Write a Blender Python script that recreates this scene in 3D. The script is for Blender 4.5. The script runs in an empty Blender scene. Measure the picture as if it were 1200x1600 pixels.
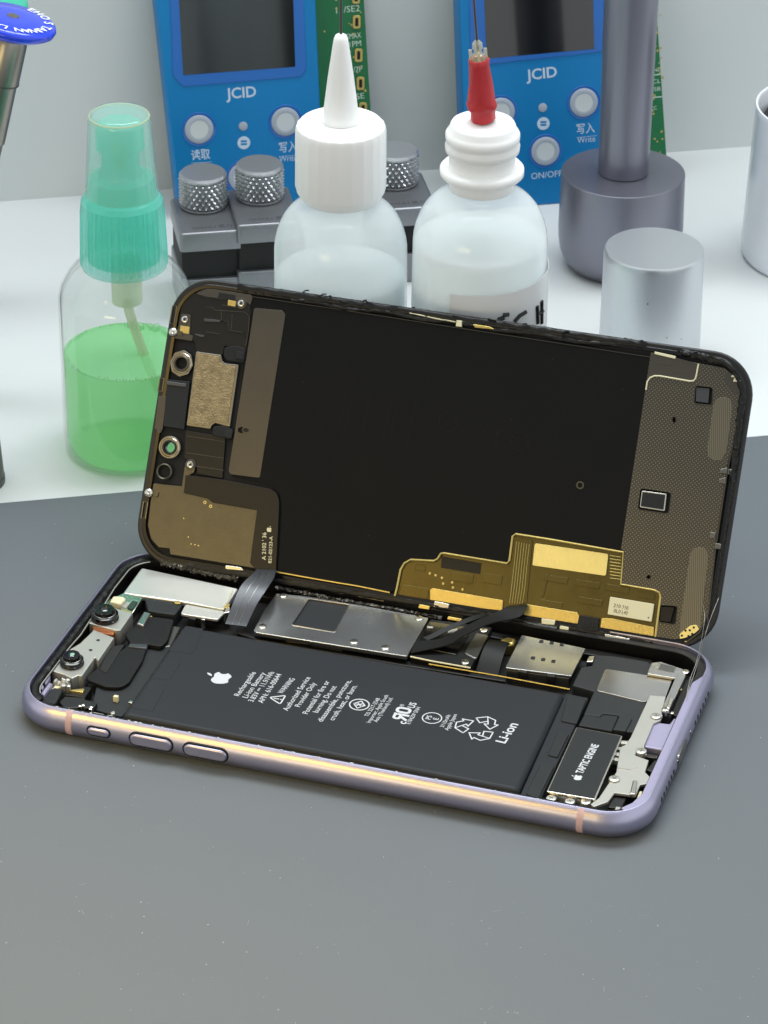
import bpy, math, random
from mathutils import Vector, Matrix
from mathutils.geometry import tessellate_polygon
random.seed(7)
S = 0.001                       # everything below is written in millimetres
sc = bpy.context.scene
col = sc.collection

# ------------------------------------------------------------------ camera
YAW, PITCH, ROLL = math.radians(-17.70), math.radians(30.208), math.radians(0.492)
CAM = Vector((278.52, -588.90, 434.41)); FPX = 5280.9
fw = Vector((math.sin(YAW)*math.cos(PITCH), math.cos(YAW)*math.cos(PITCH), -math.sin(PITCH)))
r0 = fw.cross(Vector((0, 0, 1))).normalized(); u0 = r0.cross(fw)
RT = math.cos(ROLL)*r0 + math.sin(ROLL)*u0
UP = -math.sin(ROLL)*r0 + math.cos(ROLL)*u0
cd = bpy.data.cameras.new('camera'); cam = bpy.data.objects.new('camera', cd); col.objects.link(cam)
cam.matrix_world = Matrix(((RT.x, UP.x, -fw.x, CAM.x*S), (RT.y, UP.y, -fw.y, CAM.y*S), (RT.z, UP.z, -fw.z, CAM.z*S), (0, 0, 0, 1)))
cd.sensor_fit = 'HORIZONTAL'; cd.sensor_width = 36; cd.lens = FPX/1200*36
cd.clip_start = 0.02; cd.clip_end = 50
cd.dof.use_dof = True; cd.dof.focus_distance = 0.775; cd.dof.aperture_fstop = 130
sc.camera = cam

# ------------------------------------------------------------------ light
w = bpy.data.worlds.new('World'); sc.world = w; w.use_nodes = True
bgn = w.node_tree.nodes['Background']; bgn.inputs[0].default_value = (0.95, 0.99, 1.0, 1); bgn.inputs[1].default_value = 0.43
# world brightness raised to the two sides, added to streak the round metal
_nt = w.node_tree; _tc = _nt.nodes.new('ShaderNodeTexCoord'); _sx = _nt.nodes.new('ShaderNodeSeparateXYZ'); _ab = _nt.nodes.new('ShaderNodeMath'); _ab.operation = 'ABSOLUTE'
_nt.links.new(_tc.outputs['Generated'], _sx.inputs[0]); _nt.links.new(_sx.outputs[0], _ab.inputs[0])
_mr = _nt.nodes.new('ShaderNodeMapRange'); _mr.interpolation_type = 'SMOOTHSTEP'
for _i, _v in ((1, .15), (2, .8), (3, .40), (4, 1.0)): _mr.inputs[_i].default_value = _v
_nt.links.new(_ab.outputs[0], _mr.inputs[0]); _nt.links.new(_mr.outputs[0], bgn.inputs[1])

def area(name, loc, target, sx, sy, power, color):
    l = bpy.data.lights.new(name, 'AREA'); l.shape = 'RECTANGLE'; l.size = sx*S; l.size_y = sy*S
    l.energy = power; l.color = color
    o = bpy.data.objects.new(name, l); col.objects.link(o)
    o.location = Vector(loc)*S
    d = (Vector(target)-Vector(loc)).normalized()
    o.rotation_euler = d.to_track_quat('-Z', 'Y').to_euler()
    return o
o = area('ceiling_panel_light', (0, 360, 850), (60, 60, 0), 860, 300, 9.6, (0.93, 0.985, 1.0))
o.rotation_euler = (0, 0, math.radians(18))
o = area('linear_bench_lamp', (60, -150, 880), (60, 60, 0), 700, 70, 0.9, (0.90, 0.98, 1.0))
o.rotation_euler = (math.radians(12), 0, math.radians(18))
wl = area('warm_gooseneck_lamp', (-60, -335, 275), (70, -100, 0), 260, 110, 0.085, (1.0, 0.62, 0.06)); wl.data.spread = math.radians(38)
area('warm_low_lamp', (-70, -640, 170), (75, 70, 25), 260, 90, 0.6, (1.0, 0.78, 0.36))

sc.view_settings.view_transform = 'Standard'; sc.view_settings.look = 'None'
sc.view_settings.exposure = 0.0; sc.view_settings.gamma = 1.0
try: sc.view_settings.use_curve_mapping = False
except Exception: pass
sc.cycles.use_denoising = True
sc.cycles.max_bounces = 14; sc.cycles.transparent_max_bounces = 24
sc.cycles.transmission_bounces = 10
sc.cycles.caustics_reflective = False; sc.cycles.caustics_refractive = False
sc.cycles.sample_clamp_indirect = 6.0

# ------------------------------------------------------------------ pixel -> place helpers (photo pixels, 1200x1600)
def ray(x, y): return (RT*((x-600)/FPX) + UP*((800-y)/FPX) + fw)
def gp(x, y, z=0.0):
    d = ray(x, y); return CAM + d*((z-CAM.z)/d.z)
def proj(p):
    d = Vector(p)-CAM; k = d.dot(fw); return 600+FPX*d.dot(RT)/k, 800-FPX*d.dot(UP)/k
def depth(p): return (Vector(p)-CAM).dot(fw)
def hz(G, row):
    lo, hi = -60.0, 500.0
    for _ in range(50):
        m = (lo+hi)/2
        if proj((G[0], G[1], m))[1] > row: lo = m
        else: hi = m
    return lo
class Plane:
    """a real plane in the place: origin and two unit axes; px() gives local mm where the sight line meets it"""
    def __init__(s, o, ux, uy):
        s.o = Vector(o); s.ux = Vector(ux).normalized(); s.uy = (Vector(uy)-s.ux*Vector(uy).dot(s.ux)).normalized(); s.n = s.ux.cross(s.uy)
    def px(s, x, y, w=0.0):
        d = ray(x, y); o = s.o+s.n*w; t = (o-CAM).dot(s.n)/d.dot(s.n); p = CAM+d*t-o
        return (p.dot(s.ux), p.dot(s.uy))
    def mat(s):
        return Matrix(((s.ux.x, s.uy.x, s.n.x, s.o.x*S), (s.ux.y, s.uy.y, s.n.y, s.o.y*S), (s.ux.z, s.uy.z, s.n.z, s.o.z*S), (0, 0, 0, 1)))
def zm(x0, y0, k):
    return lambda *pts: [(x0+p[0]/k, y0+p[1]/k) for p in pts]

# ------------------------------------------------------------------ materials
def lin(c):
    f = lambda v: (v/255/12.92) if v/255 <= 0.04045 else ((v/255+0.055)/1.055)**2.4
    return (f(c[0]), f(c[1]), f(c[2]), 1)
def mat(name, c, metal=0.0, rough=0.5, bump=0.0, bscale=300, var=0.0, vscale=40, spec=0.5, coat=0.0, srgb=True, emit=None, rvar=0.0):
    m = bpy.data.materials.new(name); m.use_nodes = True
    nt = m.node_tree; b = nt.nodes['Principled BSDF']
    cc = lin(c) if srgb else (*c, 1)
    b.inputs['Base Color'].default_value = cc
    b.inputs['Metallic'].default_value = metal; b.inputs['Roughness'].default_value = rough
    b.inputs['Specular IOR Level'].default_value = spec
    b.inputs['Coat Weight'].default_value = coat; b.inputs['Coat Roughness'].default_value = 0.12
    tc = None
    if bump or var or rvar:
        tc = nt.nodes.new('ShaderNodeTexCoord')
    if bump:
        n = nt.nodes.new('ShaderNodeTexNoise'); n.inputs['Scale'].default_value = bscale/ S / 1000; n.inputs['Detail'].default_value = 4
        bp_ = nt.nodes.new('ShaderNodeBump'); bp_.inputs['Strength'].default_value = bump; bp_.inputs['Distance'].default_value = 0.0003
        nt.links.new(tc.outputs['Object'], n.inputs['Vector']); nt.links.new(n.outputs[0], bp_.inputs['Height'])
        nt.links.new(bp_.outputs[0], b.inputs['Normal'])
    if var:
        n = nt.nodes.new('ShaderNodeTexNoise'); n.inputs['Scale'].default_value = vscale; n.inputs['Detail'].default_value = 6; n.inputs['Roughness'].default_value = 0.6
        nt.links.new(tc.outputs['Object'], n.inputs['Vector'])
        mx = nt.nodes.new('ShaderNodeMix'); mx.data_type = 'RGBA'
        k0, k1 = 1-var, 1+var
        mx.inputs[6].default_value = (cc[0]*k0, cc[1]*k0, cc[2]*k0, 1); mx.inputs[7].default_value = (min(1, cc[0]*k1), min(1, cc[1]*k1), min(1, cc[2]*k1), 1)
        nt.links.new(n.outputs[0], mx.inputs[0]); nt.links.new(mx.outputs[2], b.inputs['Base Color'])
    if rvar:
        n = nt.nodes.new('ShaderNodeTexNoise'); n.inputs['Scale'].default_value = vscale*1.7; n.inputs['Detail'].default_value = 5
        nt.links.new(tc.outputs['Object'], n.inputs['Vector'])
        mr = nt.nodes.new('ShaderNodeMapRange'); mr.inputs[3].default_value = max(0.02, rough-rvar); mr.inputs[4].default_value = min(1, rough+rvar)
        nt.links.new(n.outputs[0], mr.inputs[0]); nt.links.new(mr.outputs[0], b.inputs['Roughness'])
    return m

def mat_speck(name, c, rough, speck, sscale, dens, bump=0.12, bscale=900, var=0.05, vscale=12):
    """a plain surface with sparse pale dust specks"""
    m = mat(name, c, 0, rough, bump, bscale, var, vscale)
    nt = m.node_tree; b = nt.nodes['Principled BSDF']
    src = b.inputs['Base Color'].links[0].from_socket
    tc = [n for n in nt.nodes if n.type == 'TEX_COORD'][0]
    v = nt.nodes.new('ShaderNodeTexVoronoi'); v.inputs['Scale'].default_value = sscale; v.feature = 'F1'
    nt.links.new(tc.outputs['Object'], v.inputs['Vector'])
    lt = nt.nodes.new('ShaderNodeMath'); lt.operation = 'LESS_THAN'; lt.inputs[1].default_value = 0.05
    nt.links.new(v.outputs['Distance'], lt.inputs[0])
    sp = nt.nodes.new('ShaderNodeSeparateColor'); nt.links.new(v.outputs['Color'], sp.inputs[0])
    gt = nt.nodes.new('ShaderNodeMath'); gt.operation = 'GREATER_THAN'; gt.inputs[1].default_value = 1-dens
    nt.links.new(sp.outputs[0], gt.inputs[0])
    mu = nt.nodes.new('ShaderNodeMath'); mu.operation = 'MULTIPLY'
    nt.links.new(lt.outputs[0], mu.inputs[0]); nt.links.new(gt.outputs[0], mu.inputs[1])
    mx = nt.nodes.new('ShaderNodeMix'); mx.data_type = 'RGBA'; mx.inputs[7].default_value = lin(speck)
    nt.links.new(mu.outputs[0], mx.inputs[0]); nt.links.new(src, mx.inputs[6]); nt.links.new(mx.outputs[2], b.inputs['Base Color'])
    return m

def mat_clear(name, tint, gloss_rough=0.06, milky=0.0, milk=(235, 240, 240), coat=1.0, ior=1.45):
    """thin clear or milky plastic: lets light through, reflects at grazing angles"""
    m = bpy.data.materials.new(name); m.use_nodes = True; nt = m.node_tree
    for n in list(nt.nodes): nt.nodes.remove(n)
    out = nt.nodes.new('ShaderNodeOutputMaterial')
    tr = nt.nodes.new('ShaderNodeBsdfTransparent'); tr.inputs[0].default_value = (*tint, 1)
    cur = tr.outputs[0]
    if milky:
        df = nt.nodes.new('ShaderNodeBsdfDiffuse'); df.inputs[0].default_value = lin(milk)
        tl = nt.nodes.new('ShaderNodeBsdfTranslucent'); tl.inputs[0].default_value = lin(milk)
        a = nt.nodes.new('ShaderNodeMixShader'); a.inputs[0].default_value = 0.5
        nt.links.new(df.outputs[0], a.inputs[1]); nt.links.new(tl.outputs[0], a.inputs[2])
        b = nt.nodes.new('ShaderNodeMixShader'); b.inputs[0].default_value = milky
        nt.links.new(cur, b.inputs[1]); nt.links.new(a.outputs[0], b.inputs[2]); cur = b.outputs[0]
    gl = nt.nodes.new('ShaderNodeBsdfGlossy'); gl.inputs['Roughness'].default_value = gloss_rough
    fr = nt.nodes.new('ShaderNodeFresnel'); fr.inputs[0].default_value = ior
    c = nt.nodes.new('ShaderNodeMixShader')
    ge = nt.nodes.new('ShaderNodeNewGeometry'); ff = nt.nodes.new('ShaderNodeMath'); ff.operation = 'SUBTRACT'; ff.inputs[0].default_value = 1.0
    nt.links.new(ge.outputs['Backfacing'], ff.inputs[1]); fm = nt.nodes.new('ShaderNodeMath'); fm.operation = 'MULTIPLY'
    nt.links.new(fr.outputs[0], fm.inputs[0]); nt.links.new(ff.outputs[0], fm.inputs[1])
    nt.links.new(fm.outputs[0], c.inputs[0]); nt.links.new(cur, c.inputs[1]); nt.links.new(gl.outputs[0], c.inputs[2])
    nt.links.new(c.outputs[0], out.inputs[0])
    return m

def mat_dots(name, base, dot, pitch, thr, metal=0.8, rough=0.45, stripes=False, **kw):
    """metal sheet with a fine grid of etched dots (or fine stripes)"""
    m = mat(name, base, metal, rough, **kw); nt = m.node_tree; b = nt.nodes['Principled BSDF']
    src = b.inputs['Base Color'].links[0].from_socket if b.inputs['Base Color'].links else None
    tc = nt.nodes.new('ShaderNodeTexCoord'); sx = nt.nodes.new('ShaderNodeSeparateXYZ')
    nt.links.new(tc.outputs['Object'], sx.inputs[0])
    def wave(sock, k):
        a = nt.nodes.new('ShaderNodeMath'); a.operation = 'MULTIPLY'; a.inputs[1].default_value = 2*math.pi/(pitch*S)
        nt.links.new(sock, a.inputs[0])
        c = nt.nodes.new('ShaderNodeMath'); c.operation = 'COSINE'; nt.links.new(a.outputs[0], c.inputs[0]); return c.outputs[0]
    if stripes:
        # diagonal weave: two fine stripe families
        ad = nt.nodes.new('ShaderNodeMath'); ad.operation = 'MULTIPLY_ADD'; ad.inputs[1].default_value = 0.18
        nt.links.new(sx.outputs[1], ad.inputs[0]); nt.links.new(sx.outputs[0], ad.inputs[2])
        val = wave(ad.outputs[0], 0)
    else:
        p = nt.nodes.new('ShaderNodeMath'); p.operation = 'ADD'; q = nt.nodes.new('ShaderNodeMath'); q.operation = 'SUBTRACT'
        nt.links.new(sx.outputs[0], p.inputs[0]); nt.links.new(sx.outputs[1], p.inputs[1])
        nt.links.new(sx.outputs[0], q.inputs[0]); nt.links.new(sx.outputs[1], q.inputs[1])
        mu = nt.nodes.new('ShaderNodeMath'); mu.operation = 'ADD'
        nt.links.new(wave(p.outputs[0], 0), mu.inputs[0]); nt.links.new(wave(q.outputs[0], 0), mu.inputs[1]); val = mu.outputs[0]
    gt = nt.nodes.new('ShaderNodeMapRange'); gt.inputs[1].default_value = thr; gt.inputs[2].default_value = thr+0.3
    nt.links.new(val, gt.inputs[0])
    mx = nt.nodes.new('ShaderNodeMix'); mx.data_type = 'RGBA'; mx.inputs[7].default_value = lin(dot); mx.inputs[6].default_value = lin(base)
    if src: nt.links.new(src, mx.inputs[6])
    nt.links.new(gt.outputs[0], mx.inputs[0]); nt.links.new(mx.outputs[2], b.inputs['Base Color'])
    return m

def mat_sss(name, c, rad, rough=0.35):
    m = mat(name, c, 0, rough); b = m.node_tree.nodes['Principled BSDF']
    b.inputs['Subsurface Weight'].default_value = 1.0; b.inputs['Subsurface Radius'].default_value = (1, 1, 1); b.inputs['Subsurface Scale'].default_value = rad*S
    return m
M = {}
M['desk'] = mat_speck('white_laminate', (216, 219, 220), 0.42, (120, 118, 112), 120, 0.012, 0.02, 500, 0.02, 9)
M['mat'] = mat_speck('grey_silicone', (95, 101, 107), 0.6, (156, 160, 162), 330, 0.07, 0.16, 900, 0.10, 6)
M['wall'] = mat('wall_paint', (214, 219, 220), 0, 0.7, 0.06, 250, 0.03, 14)
M['lilac'] = mat('lilac_aluminium', (178, 175, 200), 1.0, 0.36, 0.03, 1500, 0.04, 60)
M['lilac_soft'] = mat('lilac_paint', (160, 156, 184), 0.4, 0.45)
M['band'] = mat('antenna_plastic', (196, 164, 168), 0, 0.45)
M['black'] = mat('black_plastic', (16, 16, 17), 0, 0.38, 0.03, 800)
M['void'] = mat('black_matte', (7, 7, 8), 0, 0.7)
M['gloss'] = mat('black_gloss', (12, 12, 13), 0, 0.14)
M['tar'] = mat('black_adhesive', (11, 11, 11), 0, 0.4, 0.5, 500, spec=0.35)
M['batt'] = mat('battery_film', (32, 35, 40), 0, 0.52, 0.12, 90, 0.03, 40, spec=0.28, rvar=0.06)
M['tab'] = mat('battery_tab', (25, 28, 31), 0, 0.55, spec=0.35)
M['slate'] = mat('slate_film', (33, 36, 39), 0, 0.5, 0.04, 200, spec=0.35)
M['ink'] = mat('pale_ink', (196, 200, 206), 0, 0.5)
M['steel'] = mat('brushed_steel', (180, 181, 181), 0.95, 0.24, 0.08, 220, 0.08, 60, rvar=0.08)
M['bright'] = mat('bright_steel', (186, 185, 178), 0.75, 0.4, 0.08, 160, 0.06, 60)
M['shieldw'] = mat('polished_shield', (226, 227, 222), 0.75, 0.34, 0.05, 60, 0.05, 60)
M['nickel'] = mat('nickel', (222, 218, 208), 1.0, 0.2)
M['darksteel'] = mat('dark_steel', (120, 119, 115), 0.95, 0.3, 0.05, 150, 0.08, 50)
M['brown'] = mat('brown_steel', (84, 81, 76), 0.85, 0.40, 0.06, 1200, 0.10, 120)
M['olive'] = mat('gold_steel', (90, 87, 76), 0.85, 0.38, 0.12, 1500, 0.16, 300)
M['gold'] = mat('gold_plate', (206, 184, 112), 0.9, 0.36, 0.2, 1200, 0.10, 200)
M['yellow'] = mat('yellow_pad', (240, 220, 140), 0.5, 0.42, 0.2, 1500, 0.06, 200)
M['gflex'] = mat('gold_flex', (92, 84, 50), 0.9, 0.30, 0.3, 70, 0.22, 80, rvar=0.14)
M['mesh'] = mat('gold_mesh', (150, 134, 102), 0.75, 0.42, 1.0, 2200, 0.75, 500)
M['dotplate'] = mat_dots('dotted_plate', (84, 81, 74), (168, 161, 142), 0.95, 1.5, 0.85, 0.38, var=0.10, vscale=60, bump=0.05, bscale=900)
M['pill'] = mat_dots('hatched_plate', (98, 95, 84), (124, 119, 104), 0.5, -0.2, 0.85, 0.42, stripes=True)
M['graphite'] = mat('graphite_sheet', (11, 11, 11), 0.0, 0.6, 0.06, 200, 0.12, 30, spec=0.16, rvar=0.1)
M['ghost'] = mat('transferred_print', (14, 14, 13), 0.0, 0.52, spec=0.2)
M['dark'] = mat('dark_plastic', (15, 14, 12), 0.0, 0.42, 0.04, 500, 0.05, 60, spec=0.35)
M['darkflex'] = mat('dark_flex', (15, 14, 13), 0.0, 0.4, 0.04, 300, spec=0.35)
M['flex'] = mat('grey_flex', (72, 74, 79), 0.4, 0.34, 0.05, 150)
M['blackflex'] = mat('black_flex', (18, 19, 20), 0.0, 0.5, 0.05, 200, spec=0.25)
M['lens'] = mat('lens_glass', (10, 12, 14), 0, 0.08, coat=1.0)
M['glint'] = mat('lens_glint_colour', (150, 205, 180), 0.3, 0.2)  # pale green of a lens reflection, put into the colour
M['cream'] = mat('cream_plastic', (222, 214, 178), 0, 0.4)
M['pcbgreen'] = mat('pcb_chip', (40, 62, 52), 0, 0.35)
M['copper'] = mat('copper', (190, 120, 80), 0.9, 0.35)
M['devblue'] = mat('blue_anodised', (6, 126, 192), 0.3, 0.4, 0.05, 900, 0.05, 25)
M['bezel'] = mat('blue_bezel', (36, 104, 186), 0.0, 0.3)
M['screen'] = mat('screen_glass', (18, 18, 18), 0, 0.06, coat=1.0)
M['button'] = mat('grey_button', (162, 172, 186), 0, 0.4)
M['buttonc'] = mat('pale_button', (196, 204, 208), 0, 0.4)
M['print'] = mat('pale_print', (190, 208, 228), 0, 0.5)
M['pcb'] = mat('green_solder_mask', (16, 108, 62), 0, 0.35, 0.1, 300, 0.12, 120)
M['silk'] = mat('silkscreen', (198, 220, 204), 0, 0.5)
M['alu'] = mat('bead_blasted_aluminium', (205, 209, 213), 0.85, 0.38, 0.08, 1800, 0.03, 60)
M['aluside'] = mat('knurled_aluminium', (172, 175, 180), 0.7, 0.3)
M['gunmetal'] = mat('gunmetal_aluminium', (136, 136, 148), 0.75, 0.36, 0.08, 1800, 0.03, 60)
M['engrave'] = mat('engraved', (84, 86, 92), 0.3, 0.6)
M['ceramic'] = mat('white_enamel', (243, 246, 252), 0, 0.25, coat=0.4)
M['char'] = mat('black_sponge', (26, 26, 27), 0, 0.8, 1.0, 500)
M['blue'] = mat('blue_enamel', (22, 62, 226), 0, 0.22, coat=0.5)
M['white'] = mat('white_print', (240, 243, 250), 0, 0.5)
M['teal'] = mat('teal_enamel', (60, 190, 160), 0, 0.3)
M['chrome'] = mat('satin_chrome', (150, 146, 136), 1.0, 0.3, 0.04, 200)
M['red'] = mat('red_heatshrink', (182, 36, 44), 0, 0.5, 0.3, 250, 0.10, 150)
M['grip'] = mat('dark_grey_grip', (88, 88, 88), 0.2, 0.5)
M['needle'] = mat('needle_steel', (110, 108, 104), 1.0, 0.3)
M['clear'] = mat_clear('clear_plastic', (0.98, 0.985, 0.985), 0.05, 0.06, ior=1.5)
M['clearcap'] = mat_clear('frosted_clear_cap', (0.95, 0.99, 0.98), 0.12, 0.22, (215, 246, 240), ior=1.5)
M['tealclear'] = mat_clear('teal_translucent', (0.70, 0.97, 0.95), 0.2, 0.5, (150, 244, 230))
M['pump'] = mat_clear('teal_pump', (0.6, 0.95, 0.9), 0.3, 0.5, (125, 238, 218))
M['tube'] = mat_clear('milky_tube', (0.9, 0.95, 0.85), 0.3, 0.55, (236, 238, 214))
M['ldpe'] = mat_clear('milky_bottle', (0.97, 0.985, 1.0), 0.16, 0.62, (248, 252, 254), ior=1.45)
M['ldpecap'] = mat_sss('milky_cap', (250, 253, 252), 1.2)
M['fluid'] = mat_sss('milky_fluid', (238, 246, 244), 9.0)
M['hub'] = mat_clear('clear_needle_hub', (0.95, 0.94, 0.85), 0.15, 0.35, (238, 234, 214))
M['label'] = mat('paper_label', (226, 228, 229), 0.0, 0.35)
M['marker'] = mat('black_marker', (20, 20, 22), 0, 0.5)
M['liquid'] = mat_clear('green_liquid', (0.70, 1.0, 0.74), 0.05, 0.58, (192, 255, 196), ior=1.2)
M['jaw'] = mat('satin_grey_aluminium', (134, 136, 141), 0.7, 0.36, 0.08, 1800, 0.03, 60)
M['foam'] = mat_clear('foam_bubbles', (0.86, 1.0, 0.88), 0.05, 0.35, (228, 250, 230), ior=1.5)

# ------------------------------------------------------------------ mesh building
def area2(p): return sum(p[i][0]*p[(i+1) % len(p)][1]-p[(i+1) % len(p)][0]*p[i][1] for i in range(len(p)))/2
def ccw(p): return list(p) if area2(p) > 0 else list(reversed(p))
def rnd(p, r, n=4):
    """round the corners of a polygon"""
    out = []; N = len(p)
    for i in range(N):
        a, b, c = Vector(p[i-1]), Vector(p[i]), Vector(p[(i+1) % N])
        rr = r[i] if isinstance(r, (list, tuple)) else r
        d1, d2 = (a-b), (c-b); l1, l2 = d1.length, d2.length
        if rr <= 0 or l1 < 1e-6 or l2 < 1e-6: out.append((b.x, b.y)); continue
        d1 /= l1; d2 /= l2
        ang = math.acos(max(-1, min(1, d1.dot(d2))))
        if ang > 3.0: out.append((b.x, b.y)); continue
        t = min(rr/math.tan(ang/2), l1*.49, l2*.49)
        p1, p2 = b+d1*t, b+d2*t
        for k in range(n+1):
            s = k/n
            q = p1*(1-s)**2+b*2*s*(1-s)+p2*s*s
            out.append((q.x, q.y))
    return out
def inset(p, d):
    N = len(p); out = []
    for i in range(N):
        a, b, c = Vector(p[i-1]), Vector(p[i]), Vector(p[(i+1) % N])
        e1, e2 = (b-a), (c-b)
        if e1.length < 1e-7: e1 = e2
        if e2.length < 1e-7: e2 = e1
        e1 = e1.normalized(); e2 = e2.normalized()
        n1 = Vector((-e1.y, e1.x)); n2 = Vector((-e2.y, e2.x)); m = n1+n2
        if m.length < 1e-4: m = n1
        m = m/max(0.35, (m.length**2)/2) if True else m
        out.append((b.x+m.x*d, b.y+m.y*d))
    return out
def rect(x0, y0, x1, y1): return [(x0, y0), (x1, y0), (x1, y1), (x0, y1)]
def circ(cx, cy, r, n=24, ry=None): return [(cx+r*math.cos(2*math.pi*i/n), cy+(ry or r)*math.sin(2*math.pi*i/n)) for i in range(n)]
def capsule(cx, cy, L, W, n=8):
    r = W/2; h = L/2-r
    return [(cx+h+r*math.cos(a), cy+r*math.sin(a)) for a in [math.pi*(-.5+i/n) for i in range(n+1)]]+[(cx-h+r*math.cos(a), cy+r*math.sin(a)) for a in [math.pi*(.5+i/n) for i in range(n+1)]]
def rrect(cx, cy, L, W, r, n=8):
    out = []
    for qx, qy, a0 in ((1, -1, -90), (1, 1, 0), (-1, 1, 90), (-1, -1, 180)):
        for i in range(n+1):
            a = math.radians(a0+90*i/n); out.append((cx+qx*(L/2-r)+r*math.cos(a), cy+qy*(W/2-r)+r*math.sin(a)))
    return out

class MB:
    def __init__(s): s.v = []; s.f = []; s.m = []
    def add(s, vs, fs, mi=0, xf=None):
        k = len(s.v)
        s.v += [tuple(xf @ Vector(v)) if xf else tuple(v) for v in vs]
        s.f += [tuple(i+k for i in f) for f in fs]; s.m += [mi]*len(fs); return s
    def plate(s, poly, z0, z1, bev=0.0, holes=(), mi=0, xf=None, bottom=True, hmi=None):
        poly = ccw(poly); holes = [ccw(h) for h in holes]
        N = len(poly); vs = []; fs = []
        rings = [(poly, z0)]
        if bev > 0:
            for k in (0, 1, 2, 3):
                a = math.pi/2*k/3; rings.append((inset(poly, bev*(1-math.cos(a))), z1-bev+bev*math.sin(a)))
        else: rings.append((poly, z1))
        for rp, z in rings: vs += [(p[0], p[1], z) for p in rp]
        for k in range(len(rings)-1):
            for i in range(N):
                j = (i+1) % N; fs.append((k*N+i, k*N+j, (k+1)*N+j, (k+1)*N+i))
        top = rings[-1][0]
        def cap(outer, z, flip):
            loops = [[Vector((p[0], p[1], 0)) for p in outer]]+[[Vector((p[0], p[1], 0)) for p in h] for h in holes]
            flat = [q for l in loops for q in l]; base = len(vs)
            vs.extend([(q.x, q.y, z) for q in flat])
            for t in tessellate_polygon(loops):
                a, b, c = flat[t[0]], flat[t[1]], flat[t[2]]
                ar = (b-a).cross(c-a).z
                if abs(ar) < 1e-12: continue
                t = t if (ar > 0) != flip else (t[0], t[2], t[1])
                fs.append(tuple(base+i for i in t))
        cap(top, z1, False)
        if bottom: cap(poly, z0, True)
        s.add(vs, fs, mi, xf)
        for h in holes:
            n = len(h); hv = [(p[0], p[1], z0) for p in h]+[(p[0], p[1], z1) for p in h]
            s.add(hv, [(i, n+i, n+(i+1) % n, (i+1) % n) for i in range(n)], mi if hmi is None else hmi, xf)
        return s
    def box(s, x0, y0, z0, x1, y1, z1, bev=0.0, mi=0, xf=None): return s.plate(rect(x0, y0, x1, y1), z0, z1, bev, mi=mi, xf=xf)
    def lathe(s, prof, n=48, c=(0, 0), mi=0, xf=None, closed=True, rmod=None):
        vs = []; fs = []
        for (r, z) in prof:
            for i in range(n):
                a = 2*math.pi*i/n; rr = r*(rmod(a, z) if rmod else 1)
                vs.append((c[0]+rr*math.cos(a), c[1]+rr*math.sin(a), z))
        for k in range(len(prof)-1):
            for i in range(n):
                j = (i+1) % n; fs.append((k*n+i, k*n+j, (k+1)*n+j, (k+1)*n+i))
        if closed:
            if prof[0][0] > 1e-6: fs.append(tuple(reversed(range(n))))
            if prof[-1][0] > 1e-6: fs.append(tuple(range((len(prof)-1)*n, len(prof)*n)))
        return s.add(vs, fs, mi, xf)
    def cyl(s, x, y, z0, z1, r, n=24, bev=0.0, mi=0, xf=None, r1=None):
        r1 = r if r1 is None else r1
        p = [(r, z0), (r1, z1-bev), (r1-bev*.3, z1-bev*.3), (r1-bev, z1)] if bev else [(r, z0), (r1, z1)]
        return s.lathe(p, n, (x, y), mi, xf)
    def tube(s, pts, r, n=8, mi=0, closed=False, xf=None):
        P = [Vector(p) for p in pts]; N = len(P); vs = []; fs = []
        for i in range(N):
            t = (P[(i+1) % N]-P[i-1]) if closed or 0 < i < N-1 else (P[1]-P[0] if i == 0 else P[-1]-P[-2])
            t.normalize(); a = Vector((0, 0, 1)) if abs(t.z) < .9 else Vector((1, 0, 0))
            b = t.cross(a).normalized(); c = b.cross(t); rr = r[i] if isinstance(r, (list, tuple)) else r
            for k in range(n):
                th = 2*math.pi*k/n; q = P[i]+b*(rr*math.cos(th))+c*(rr*math.sin(th)); vs.append(tuple(q))
        for i in range(N if closed else N-1):
            for k in range(n):
                j = ((i+1) % N)*n; fs.append((i*n+k, i*n+(k+1) % n, j+(k+1) % n, j+k))
        if not closed: fs += [tuple(reversed(range(n))), tuple(range((N-1)*n, N*n))]
        return s.add(vs, fs, mi, xf)
    def ribbon(s, left, right, th, mi=0):
        """thin band between two 3D edges"""
        L = [Vector(p) for p in left]; R = [Vector(p) for p in right]; N = len(L); vs = []; fs = []
        for i in range(N):
            t = (L[min(i+1, N-1)]+R[min(i+1, N-1)]-L[max(i-1, 0)]-R[max(i-1, 0)]); nn = t.cross(R[i]-L[i]).normalized()*th*.5
            vs += [L[i]+nn, R[i]+nn, R[i]-nn, L[i]-nn]
        for i in range(N-1):
            for k in range(4): fs.append((i*4+k, i*4+(k+1) % 4, i*4+4+(k+1) % 4, i*4+4+k))
        fs += [(3, 2, 1, 0), ((N-1)*4, (N-1)*4+1, (N-1)*4+2, (N-1)*4+3)]
        return s.add([tuple(v) for v in vs], fs, mi)
    def strip(s, pts, wd, z, th=0.03, mi=0, closed=False, xf=None):
        """flat stroke in the XY plane"""
        P = [Vector(p) for p in pts]; N = len(P)
        for i in range(N if closed else N-1):
            a, b = P[i], P[(i+1) % N]; d = (b-a)
            if d.length < 1e-6: continue
            d.normalize(); n = Vector((-d.y, d.x))*wd/2; e = d*wd*.3
            s.plate([tuple(a-e-n), tuple(b+e-n), tuple(b+e+n), tuple(a-e+n)], z, z+th+0.0005*(i % 3), mi=mi, xf=xf, bottom=False)
        return s
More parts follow.
